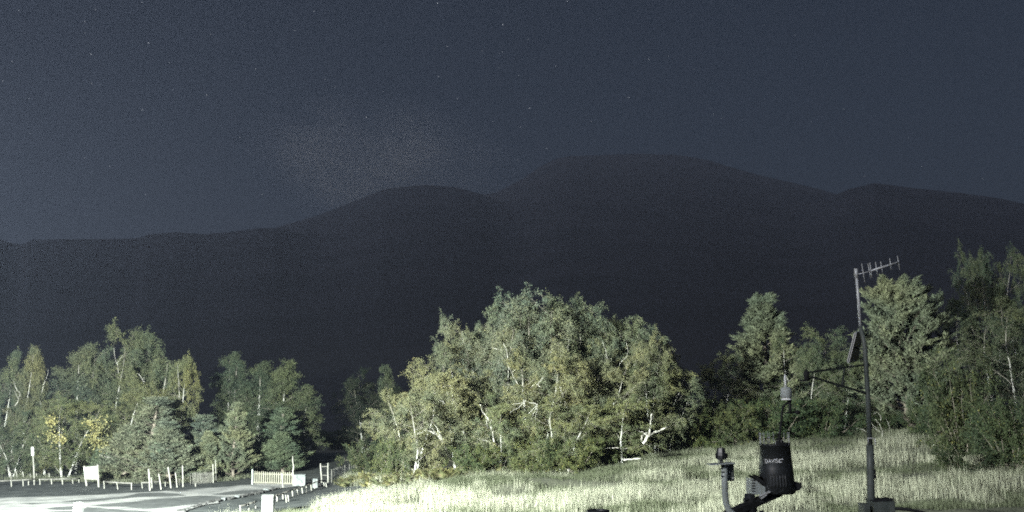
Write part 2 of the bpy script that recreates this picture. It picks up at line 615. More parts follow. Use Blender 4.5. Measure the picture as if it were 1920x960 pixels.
def grid_mesh(name, xs, ys, zf, mat, attrf=None):
    X, Y = np.meshgrid(xs, ys)
    Z = zf(X, Y)
    v = np.stack([X, Y, Z], -1).reshape(-1, 3)
    nx, ny = len(xs), len(ys)
    i = np.arange(nx * ny).reshape(ny, nx)
    q = np.stack([i[:-1, :-1], i[:-1, 1:], i[1:, 1:], i[1:, :-1]], -1).reshape(-1, 4)
    at_ = {k: f(X, Y).ravel() for k, f in (attrf or {}).items()}
    return np_mesh(name, v, q.ravel(), np.full(len(q), 4), mat, at_, True)


def axis(a, b, fine0, fine1, df, dc):
    return np.unique(np.round(np.concatenate([np.arange(a, fine0, dc), np.arange(fine0, fine1, df), np.arange(fine1, b + 0.1, dc)]), 3))


def turf_f(X, Y):
    left_green = sstep(66, 69, Y) * sstep(-8, -14, X)
    return np.maximum(meadow_mask(X, Y), 0.35 * left_green * fbm(X / 2, Y / 2, 5, 3))


gme = grid_mesh('ground', axis(-160, 160, -46, 46, 0.4, 4.0), axis(-40, 150, 36, 80, 0.4, 4.0), ground_z, M['ground'], {'turf': turf_f})
tag(link('ground', gme), kind='structure')

# ------------------------------------------------------------------ mountain
def prof(pts):
    az, te = [], []
    for px, py in pts:
        x, Y, z = ray(px, py)
        h = math.hypot(x, Y)
        az.append(math.atan2(x, Y))
        te.append(z / h)
    return np.array(az), np.array(te)


LAYERS = [
    (6200, [(-1200, 640), (-200, 560), (500, 450), (800, 384), (930, 357), (980, 330), (1010, 309), (1040, 293), (1070, 287), (1130, 286), (1200, 283), (1260, 285),
            (1330, 297), (1390, 315), (1450, 330), (1540, 352), (1700, 400), (2100, 500), (3200, 640)]),
    (4700, [(-400, 600), (300, 490), (520, 425), (600, 401), (660, 377), (720, 354), (770, 348), (800, 346), (850, 349), (900, 361), (960, 384), (1100, 440), (1400, 520), (2200, 640)]),
    (3600, [(-1500, 520), (-300, 455), (-60, 440), (0, 444), (20, 452), (42, 455), (60, 446), (130, 445), (260, 443), (278, 436), (330, 433), (380, 437), (440, 431), (480, 425), (520, 424), (600, 446), (800, 500), (1200, 580), (2000, 660)]),
    (4800, [(400, 660), (1100, 540), (1300, 480), (1450, 420), (1540, 374), (1590, 352), (1640, 340), (1700, 348), (1800, 358), (1880, 370), (1920, 379), (2100, 420), (2500, 430), (3400, 560)]),
]
azs = np.concatenate([np.linspace(-math.pi, -0.7, 60, endpoint=False), np.linspace(-0.7, 0.7, 420), np.linspace(0.7, math.pi, 61)[1:]])
rs = np.exp(np.linspace(math.log(92), math.log(11000), 170))
AZ, RR = np.meshgrid(azs, rs)
XX, YY = RR * np.sin(AZ), RR * np.cos(AZ)
ZM = np.full(AZ.shape, -1e9)
for D, pts in LAYERS:
    pa, pe = prof(pts)
    te = np.interp(AZ, pa, pe, left=0.03, right=0.03)
    front = sstep(1.5, 0.9, np.abs(AZ))
    te = te * front + 0.02 * (1 - front)
    tt = RR / D
    up = D * te * np.clip(tt, 0, 1) ** 1.45
    down = D * te - (RR - D) * 0.4
    z = np.where(tt <= 1, up, down)
    dz_ = np.abs(ZM - z)
    kk = np.maximum(RR * 0.02, 1.0)
    ZM = np.maximum(ZM, z) + np.where(dz_ < kk, (kk - dz_) ** 2 / (4 * kk), 0)
ZM = np.maximum(ZM, -20)
rel = fbm(XX / 420, YY / 420, 41, 5) - 0.5
ZM = ZM + CAMZ * 0.6 + rel * RR * 0.004 * sstep(150, 600, RR)
nearz = ground_z(np.clip(XX, -120, 120), np.clip(YY, -30, 120)) - 0.8
k = sstep(100, 260, RR)
ZM = nearz * (1 - k) + ZM * k
v = np.stack([XX, YY, ZM], -1).reshape(-1, 3)
na, nr = len(azs), len(rs)
i = np.arange(na * nr).reshape(nr, na)
q = np.stack([i[:-1, :-1], i[1:, :-1], i[1:, 1:], i[:-1, 1:]], -1)
q = q[:, :, ::-1].reshape(-1, 4)
mo = link('mountain', np_mesh('mountain', v, q.ravel(), np.full(len(q), 4), M['rock'], None, True))
tag(mo, kind='structure')

# ------------------------------------------------------------------ road, dark patches on it
def sheet(name, px_pts, z, mat, wob=0.0, kind='structure', seg=6):
    """a flat patch on the level ground, its outline read off the photograph; z above the sand"""
    pts = [flat(*p, z) for p in px_pts]
    outl = []
    for a, b_ in zip(pts, pts[1:] + pts[:1]):
        n = max(1, min(seg, int((b_ - a).length / 0.5)))
        for k_ in range(n):
            p = a.lerp(b_, k_ / n)
            off = (mnoise.noise((p.x * 0.8, p.y * 0.8, z * 50)) * wob, mnoise.noise((p.x * 0.8 + 31, p.y * 0.8, z * 50)) * wob)
            outl.append(Vector((p.x + off[0], p.y + off[1], 0)))
    bm = bmesh.new()
    vs = [bm.verts.new(p) for p in outl]
    bm.faces.new(vs)
    bmesh.ops.triangulate(bm, faces=bm.faces[:])
    bmesh.ops.subdivide_edges(bm, edges=[e for e in bm.edges if e.calc_length() > 1.0], cuts=2, use_grid_fill=True)
    bmesh.ops.triangulate(bm, faces=bm.faces[:])
    co = np.array([v_.co[:] for v_ in bm.verts])
    for v_, zz in zip(bm.verts, ground_z(co[:, 0], co[:, 1])):
        v_.co.z = z
    for f in bm.faces:
        if f.normal.z < 0:
            f.normal_flip()
    o_ = obj(name, bm, mat)
    if kind:
        o_['kind'] = kind
    return o_


# the made-up roadway lies a hand's breadth above the sand
RZ = 0.06
sheet('road', [(-260, 940), (-100, 935), (0, 933), (100, 931), (180, 928), (240, 924), (300, 921), (360, 917), (420, 913), (470, 908), (500, 905.5), (530, 905.5), (551, 908),
               (560, 911), (530, 915), (480, 923), (450, 929), (425, 934), (405, 943), (380, 946), (352, 956), (330, 966), (300, 990), (200, 1010), (-260, 1010)], RZ, M['road'], 0.35)
PATCH = [  # outlines of the dark flat patches on the road
    [(40, 944.2), (62, 942.6), (78, 944), (60, 945.4)],
    [(112, 941), (140, 937.5), (168, 936.5), (200, 934), (232, 931), (262, 924.5), (300, 923.5), (330, 926), (345, 929), (300, 930.5), (262, 932), (236, 934), (200, 937), (175, 939.5), (140, 941.2)],
    [(80, 953.2), (110, 950.5), (138, 949), (150, 948.5), (136, 955.5), (110, 955.5)],
    [(172, 947), (212, 943.6), (250, 940.8), (285, 936.5), (330, 933), (372, 929), (404, 929.5), (424, 932.5), (404, 939.5), (380, 943), (330, 949), (300, 952), (268, 953.5), (230, 950.5), (200, 949)],
    [(72, 960), (110, 957.8), (145, 957.5), (165, 950), (200, 954), (250, 957), (300, 960.5), (330, 964), (240, 980), (60, 975)],
    [(400, 926.5), (430, 921.5), (455, 919.8), (482, 918.5), (500, 917), (478, 922.5), (445, 927.4), (420, 928.2)],
    [(310, 920.5), (345, 918.2), (356, 919.6), (330, 921.4)],
]
for n_, pp in enumerate(PATCH):
    sheet('road_patch', pp, RZ + 0.006, M['patch_dark'], 0.25)

# ------------------------------------------------------------------ vegetation builders
class Wood:
    """collects tapered limbs; meshes them in one go"""

    def __init__(s):
        s.v, s.f, s.thin, s.n = [], [], [], 0

    def limb(s, pts, rad, k):
        n = len(pts)
        d = np.gradient(pts, axis=0)
        d /= np.linalg.norm(d, axis=1)[:, None] + 1e-9
        a = np.array([0.31, 0.17, 0.93]) if abs(d[0, 2]) < 0.8 else np.array([0.9, 0.3, 0.1])
        u = np.cross(d, a)
        u /= np.linalg.norm(u, axis=1)[:, None] + 1e-9
        w_ = np.cross(d, u)
        ang = np.arange(k) * 2 * math.pi / k
        ring = pts[:, None, :] + rad[:, None, None] * (u[:, None, :] * np.cos(ang)[None, :, None] + w_[:, None, :] * np.sin(ang)[None, :, None])
        s.v.append(ring.reshape(-1, 3))
        i = s.n + np.arange(n * k).reshape(n, k)
        j = np.roll(i, -1, axis=1)
        s.f.append(np.stack([i[:-1], j[:-1], j[1:], i[1:]], -1).reshape(-1, 4))
        s.thin.append(np.repeat(rad, k))
        s.n += n * k

    def arrays(s):
        return np.concatenate(s.v), np.concatenate(s.f), np.concatenate(s.thin)


def grow(rng, p, d, Ln, n, wob, up):
    pts = [np.array(p, float)]
    d = np.array(d, float)
    d /= np.linalg.norm(d)
    for _ in range(n):
        d = d + rng.normal(0, wob, 3)
        d[2] += up
        d /= np.linalg.norm(d)
        pts.append(pts[-1] + d * Ln / n)
    return np.array(pts)


def along(pts, t):
    s = t * (len(pts) - 1)
    i = min(int(s), len(pts) - 2)
    f = s - i
    return pts[i] * (1 - f) + pts[i + 1] * f, pts[i + 1] - pts[i]


def leaf_quads(rng, c, size, droop=0.5, aspect=0.6):
    """diamond leaves at the points c"""
    n = len(c)
    u = rng.normal(0, 1, (n, 3))
    u[:, 2] -= droop * 1.2
    u /= np.linalg.norm(u, axis=1)[:, None] + 1e-9
    r = rng.normal(0, 1, (n, 3))
    v = np.cross(u, r)
    v /= np.linalg.norm(v, axis=1)[:, None] + 1e-9
    s = (size * rng.uniform(0.6, 1.35, n))[:, None]
    a, b_ = u * s * 0.5, v * s * 0.5 * aspect
    q = np.stack([c - a, c - a * 0.1 + b_, c + a, c - a * 0.1 - b_], 1).reshape(-1, 3)
    return q


def needle_tris(rng, c, dirs, size, spread=0.7, width=0.16):
    n = len(c)
    u = dirs + rng.normal(0, spread, (n, 3))
    u /= np.linalg.norm(u, axis=1)[:, None] + 1e-9
    v = np.cross(u, rng.normal(0, 1, (n, 3)))
    v /= np.linalg.norm(v, axis=1)[:, None] + 1e-9
    s = (size * rng.uniform(0.6, 1.3, n))[:, None]
    return np.stack([c - v * s * width * 0.5, c + v * s * width * 0.5, c + u * s], 1).reshape(-1, 3)


def finish(wood, leaves, per, thin_r):
    """normalise to height 1 and half-width 1 about the crown's own centre line; returns plain arrays"""
    v, f, r = wood.arrays()
    lo = np.percentile(leaves[:, :2], 1.5, axis=0)
    hi = np.percentile(leaves[:, :2], 98.5, axis=0)
    cen = (lo + hi) / 2
    hw = float(max((hi - lo) / 2))
    H = float(np.percentile(leaves[:, 2], 99.85))
    sc3 = np.array([1 / hw, 1 / hw, 1 / H])
    base = np.array([cen[0], cen[1], 0])
    return dict(wv=(v - base) * sc3, wf=f, thin=np.clip(1.35 - r / thin_r, 0, 1), lv=(leaves - base) * sc3, per=per, H=H, hw=hw)


def birch(seed, stems=1, lean=0.15, H=11.0, limbs=15, nb=6, ntw=5, nl=54, spread=0.30, shape='oval', droop=0.30, low=0.06, leaf=0.10, wob=0.07):
    rng = np.random.default_rng(seed)
    W = Wood()
    LV = []
    for si in range(stems):
        a0 = rng.uniform(0, 6.28) if stems == 1 else si * 6.283 / stems + rng.uniform(-0.4, 0.4)
        ln = lean * rng.uniform(0.5, 1.3)
        SL = H * rng.uniform(0.78, 1.0) if si else H
        pts = grow(rng, (0.25 * math.cos(a0) * (stems > 1), 0.25 * math.sin(a0) * (stems > 1), -0.3), (ln * math.cos(a0), ln * math.sin(a0), 1), SL, 12, wob, 0.045)
        r0 = 0.0115 * SL * (0.8 if stems > 2 else 1)
        tt = np.linspace(0, 1, len(pts))
        W.limb(pts, r0 * (1 - tt) ** 0.85 + 0.012, 8)
        for k_ in range(limbs):
            t_ = low + (0.985 - low) * (k_ + rng.uniform(0, 1)) / limbs
            p, d = along(pts, t_)
            az = k_ * 2.4 + rng.uniform(-0.6, 0.6)
            if shape == 'oval':
                env = (math.sin(math.pi * min(1, 0.12 + 0.86 * t_)) ** 0.7)
            elif shape == 'cone':
                env = (1 - t_) ** 0.75 + 0.12
            elif shape == 'plume':
                env = 0.42 + 0.58 * math.sin(math.pi * (0.1 + 0.8 * t_))
            else:
                env = math.sqrt(max(0.05, 1 - (t_ - 0.35) ** 2 / 0.45))
            LL = H * spread * env * rng.uniform(0.7, 1.2) + 0.3
            el = rng.uniform(0.35, 0.95)
            dl = np.array([math.cos(az) * math.cos(el), math.sin(az) * math.cos(el), math.sin(el)])
            lp = grow(rng, p, dl, LL, 6, 0.16, 0.02)
            rl = min(r0 * (1 - t_) * 0.5 + 0.008, 0.013 * LL + 0.008)
            W.limb(lp, np.linspace(rl, 0.008, len(lp)), 5)
            for b_ in range(nb):
                tb = 0.2 + 0.8 * (b_ + rng.uniform(0, 1)) / nb
                q, dd = along(lp, tb)
                dd = dd / np.linalg.norm(dd) + rng.normal(0, 0.6, 3)
                BL = LL * 0.42 * rng.uniform(0.6, 1.2) + 0.15
                bp_ = grow(rng, q, dd, BL, 4, 0.18, -0.06)
                W.limb(bp_, np.linspace(rl * 0.45, 0.005, len(bp_)), 3)
                for w_ in range(ntw):
                    tw = 0.25 + 0.75 * (w_ + rng.uniform(0, 1)) / ntw
                    q2, d2 = along(bp_, tw)
                    d2 = d2 / np.linalg.norm(d2) + rng.normal(0, 0.7, 3)
                    TL = (0.35 + BL * 0.45) * rng.uniform(0.6, 1.3)
                    tp = grow(rng, q2, d2, TL, 4, 0.12, -droop)
                    W.limb(tp[::2], np.linspace(0.007, 0.003, 3), 3)
                    s_ = rng.uniform(0.1, 1.0, nl) * 4 - 1e-6
                    i_ = s_.astype(int)
                    f_ = (s_ - i_)[:, None]
                    c = tp[i_] * (1 - f_) + tp[np.minimum(i_ + 1, 4)] * f_ + rng.normal(0, 0.10, (nl, 3))
                    LV.append(c)
    c = np.concatenate(LV)
    c = c[c[:, 2] > 0.1]
    return finish(W, leaf_quads(rng, c, leaf), 4, 0.06)


def conifer(seed, H=11.0, whorls=17, per=6, spread=0.27, shape='cone', up=0.25, sub=7, needles=20, nsize=0.20, low=0.06, tops=1):
    rng = np.random.default_rng(seed)
    W = Wood()
    C_, D_ = [], []
    for ti in range(tops):
        a0 = rng.uniform(0, 6.28)
        off = 0 if ti == 0 else rng.uniform(0.10, 0.2) * H
        HH = H if ti == 0 else H * rng.uniform(0.6, 0.9)
        pts = grow(rng, (off * math.cos(a0), off * math.sin(a0), -0.3), (0, 0, 1), HH, 10, 0.02, 0.05)
        tt = np.linspace(0, 1, len(pts))
        W.limb(pts, 0.016 * HH * (1 - tt) + 0.012, 7)
        for k_ in range(whorls):
            t_ = low + (0.97 - low) * (k_ + rng.uniform(0, 0.7)) / whorls
            p, d = along(pts, t_)
            for b_ in range(per):
                az = b_ * 6.283 / per + k_ * 0.8 + rng.uniform(-0.4, 0.4)
                if shape == 'cone':
                    env = (1 - t_) ** 0.8 + 0.05
                else:
                    env = (math.sqrt(max(0.0, 1 - ((t_ - 0.40) / 0.63) ** 2))) * 0.95 + 0.04
                LL = HH * spread * env * rng.uniform(0.72, 1.05)
                el = rng.uniform(0.0, 0.5) + t_ * 0.35
                dl = np.array([math.cos(az) * math.cos(el), math.sin(az) * math.cos(el), math.sin(el)])
                lp = grow(rng, p, dl, LL, 5, 0.09, up * 0.25)
                W.limb(lp, np.linspace(0.012 * LL + 0.01, 0.006, len(lp)), 3)
                for s_ in range(sub):
                    tb = 0.25 + 0.75 * (s_ + rng.uniform(0, 1)) / sub
                    q, dd = along(lp, tb)
                    dd = dd / np.linalg.norm(dd) + rng.normal(0, 0.55, 3)
                    dd[2] += up
                    SL = (0.22 + LL * 0.22) * rng.uniform(0.6, 1.2)
                    sp = grow(rng, q, dd, SL, 2, 0.08, up * 0.5)
                    f_ = rng.uniform(0.1, 1.0, needles)[:, None]
                    C_.append(sp[0] * (1 - f_) + sp[2] * f_ + rng.normal(0, 0.05, (needles, 3)))
                    D_.append(np.repeat(((sp[2] - sp[0]) / SL)[None], needles, 0))
    c = np.concatenate(C_)
    d = np.concatenate(D_)
    ok = c[:, 2] > 0.05
    return finish(W, needle_tris(rng, c[ok], d[ok], nsize, 0.55, 0.30), 3, 0.02)


def shrub(seed, H=4.0, stems=26, nb=11, ntw=4, nl=30, leaf=0.10, splay=0.9, droop=0.05):
    rng = np.random.default_rng(seed)
    W = Wood()
    LV = []
    for s_ in range(stems):
        az = s_ * 2.4 + rng.uniform(-0.5, 0.5)
        tilt = splay * math.sqrt((s_ + 0.5) / stems) * rng.uniform(0.7, 1.15)
        d = np.array([math.cos(az) * math.sin(tilt), math.sin(az) * math.sin(tilt), math.cos(tilt)])
        SL = H * (0.75 + 0.3 * math.cos(tilt)) * rng.uniform(0.7, 1.05)
        b0 = np.array([math.cos(az), math.sin(az), 0]) * 0.25 * rng.uniform(0, 1) * H * 0.3
        pts = grow(rng, b0 + np.array([0, 0, -0.15]), d, SL, 7, 0.11, 0.03)
        W.limb(pts, np.linspace(0.010 * H, 0.006, len(pts)), 4)
        for b_ in range(nb):
            t_ = 0.2 + 0.8 * (b_ + rng.uniform(0, 1)) / nb
            q, dd = along(pts, t_)
            dd = dd / np.linalg.norm(dd) + rng.normal(0, 0.75, 3)
            BL = H * 0.22 * rng.uniform(0.5, 1.2)
            bp_ = grow(rng, q, dd, BL, 3, 0.15, 0.02 - droop)
            W.limb(bp_, np.linspace(0.008, 0.004, len(bp_)), 3)
            for w_ in range(ntw):
                q2, d2 = along(bp_, 0.3 + 0.7 * rng.uniform(0, 1))
                tp = grow(rng, q2, d2 / np.linalg.norm(d2) + rng.normal(0, 0.7, 3), BL * 0.6, 2, 0.1, -droop)
                f_ = rng.uniform(0, 1, nl)[:, None]
                LV.append(tp[0] * (1 - f_) + tp[2] * f_ + rng.normal(0, 0.08, (nl, 3)))
    c = np.concatenate(LV)
    c = c[c[:, 2] > 0.03]
    return finish(W, leaf_quads(rng, c, leaf, 0.0), 4, 0.02)


def bare(seed, H=3.0, stems=3, lean=0.5, limbs=5, r=0.05):
    """leafless bleached stems"""
    rng = np.random.default_rng(seed)
    W = Wood()
    for s_ in range(stems):
        az = s_ * 6.283 / stems + rng.uniform(-0.6, 0.6)
        pts = grow(rng, (0, 0, -0.1), (lean * math.cos(az), 0.6 * lean * math.sin(az), 1), H * rng.uniform(0.7, 1), 8, 0.16, 0.02)
        W.limb(pts, np.linspace(r, r * 0.25, len(pts)), 6)
        for k_ in range(limbs):
            t_ = 0.25 + 0.75 * (k_ + rng.uniform(0, 1)) / limbs
            p, d = along(pts, t_)
            lp = grow(rng, p, d / np.linalg.norm(d) + rng.normal(0, 0.6, 3), H * 0.4 * rng.uniform(0.5, 1.1), 5, 0.16, 0.02)
            W.limb(lp, np.linspace(r * 0.45, 0.008, len(lp)), 4)
            for j in range(3):
                q, d2 = along(lp, rng.uniform(0.3, 1))
                tp = grow(rng, q, d2 / np.linalg.norm(d2) + rng.normal(0, 0.7, 3), H * 0.18, 3, 0.15, 0.0)
                W.limb(tp, np.linspace(0.012, 0.005, len(tp)), 3)
    return W.arrays()


KIND = {
    'weeping_a': (birch(11, 2, 0.12, spread=0.26, droop=0.34, limbs=15), 'birch_bark', 'birch_leaf'),
    'weeping_b': (birch(12, 1, 0.10, spread=0.24, droop=0.36, limbs=20, nb=7), 'birch_bark', 'birch_leaf'),
    'weeping_c': (birch(13, 2, 0.16, spread=0.22, shape='cone', droop=0.32, limbs=16), 'birch_bark', 'birch_leaf'),
    'narrow_a': (birch(14, 1, 0.05, spread=0.17, shape='cone', droop=0.25, limbs=24, nb=6), 'birch_bark', 'birch_leaf'),
    'spire_a': (birch(41, 1, 0.02, spread=0.20, shape='cone', droop=0.12, limbs=34, nb=5, nl=46, low=0.05, wob=0.015), 'birch_bark', 'birch_leaf'),
    'spire_b': (birch(42, 2, 0.05, spread=0.19, shape='cone', droop=0.16, limbs=24, nb=5, nl=46, low=0.05, wob=0.02), 'birch_bark', 'birch_leaf'),
    'broad_a': (birch(15, 4, 0.42, spread=0.26, shape='dome', droop=0.20, limbs=11, low=0.1), 'birch_bark', 'birch_leaf'),
    'broad_b': (birch(16, 3, 0.50, spread=0.30, shape='dome', droop=0.22, limbs=12, low=0.08), 'birch_bark', 'birch_leaf'),
    'broad_c': (birch(17, 3, 0.34, spread=0.28, shape='oval', droop=0.26, limbs=13, low=0.08), 'birch_bark', 'birch_leaf'),
    'dome_a': (birch(18, 4, 0.20, spread=0.23, shape='plume', droop=0.36, limbs=12, low=0.12, nl=54), 'birch_bark', 'birch_leaf'),
    'dome_b': (birch(19, 3, 0.18, spread=0.26, shape='plume', droop=0.36, limbs=14, low=0.12, nl=58), 'birch_bark', 'birch_leaf'),
    'spruce_a': (conifer(21, tops=4, whorls=14, per=6, spread=0.26, sub=8, up=0.75, needles=30), 'pine_bark', 'spruce_leaf'),
    'spruce_b': (conifer(22, tops=2, whorls=17, per=6, spread=0.25, sub=9, up=0.7, needles=34), 'pine_bark', 'spruce_leaf'),
    'pine_a': (conifer(23, tops=1, whorls=18, per=7, spread=0.27, shape='egg', up=0.75, sub=11, needles=46, nsize=0.22), 'pine_bark', 'pine_leaf'),
    'pine_b': (conifer(24, tops=1, whorls=14, per=6, spread=0.27, shape='cone', up=0.35, sub=11, needles=46, nsize=0.22), 'pine_bark', 'pine_leaf'),
    'shrub_a': (shrub(31), 'pine_bark', 'shrub_leaf'),
    'shrub_b': (shrub(32, stems=22, splay=1.15), 'pine_bark', 'shrub_leaf'),
}
MESH = {}


def tree_meshes(kind, H, hw):
    """mesh data of a kind at a rounded size, shared by the trees that use it"""
    key = kind
    if key not in MESH:
        a, bk, lf = KIND[kind]
        s = np.array([a['hw'], a['hw'], a['H']])
        wm = np_mesh('trunk', a['wv'] * s, a['wf'].ravel(), np.full(len(a['wf']), 4), M[bk], {'thin': a['thin']}, True)
        n = len(a['lv']) // a['per']
        lm = np_mesh('crown', a['lv'] * s, np.arange(n * a['per']), np.full(n, a['per']), M[lf])
        MESH[key] = (wm, lm, a['H'], a['hw'])
    return MESH[key]


rt = random.Random(5)


def tree(name, kind, px, base, d, top, hw, label, cat='tree', tint=(1, 1, 1), group=None, rz=None, parts=('trunk', 'crown')):
    """a tree whose foot is on the ground d metres away in the direction px; its top is seen at row top, half-width hw pixels"""
    wm, lm, H0, w0 = tree_meshes(kind, 0, 0)
    p = at(px, base, d)
    z = gz(p.x, p.y)
    tz = at(px, top, d).z
    H = max(0.6, tz - z)
    wd = px_size(hw, d) * 1.1
    e = thing(name, label, cat, (p.x, p.y, z - 0.05), random.Random(int(px * 7 + d * 13 + top)).uniform(0, 6.28) if rz is None else rz, group)
    e.scale = (wd / w0, wd / w0, H / H0)
    # settle height, width and stand so that the crown's outline comes out as asked
    n_ = len(lm.vertices)
    co = np.empty(n_ * 3, np.float32)
    lm.vertices.foreach_get('co', co)
    co = co.reshape(-1, 3)[::9]
    cr, sr_ = math.cos(e.rotation_euler[2]), math.sin(e.rotation_euler[2])
    X0, Y0 = co[:, 0] * cr - co[:, 1] * sr_, co[:, 0] * sr_ + co[:, 1] * cr
    sx, sz, ox = wd / w0, H / H0, 0.0
    for _ in range(3):
        Yw, Zw = p.y + Y0 * sx, z + co[:, 2] * sz
        u1, v1 = pix_of(p.x + ox + X0 * sx, Yw, Zw)
        a0_, a1_ = np.percentile(u1, 1.5), np.percentile(u1, 98.5)
        sx *= min(1.6, max(0.6, 2.1 * hw / (a1_ - a0_)))
        ox += max(-2.0, min(2.0, (px - (a0_ + a1_) / 2) / F * d))
        hh = np.percentile(v1, 0.12)
        foot_v = pix_of(np.array([p.x]), np.array([p.y]), np.array([z]))[1][0]
        sz *= min(1.4, max(0.7, (foot_v - top) / (foot_v - hh)))
    e.location.x += ox
    e.location.z = gz(e.location.x, e.location.y) - 0.05
    e.scale = (sx, sx, sz)
    a = link(parts[0], wm, e)
    c = link(parts[1], lm, e)
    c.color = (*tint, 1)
    return e


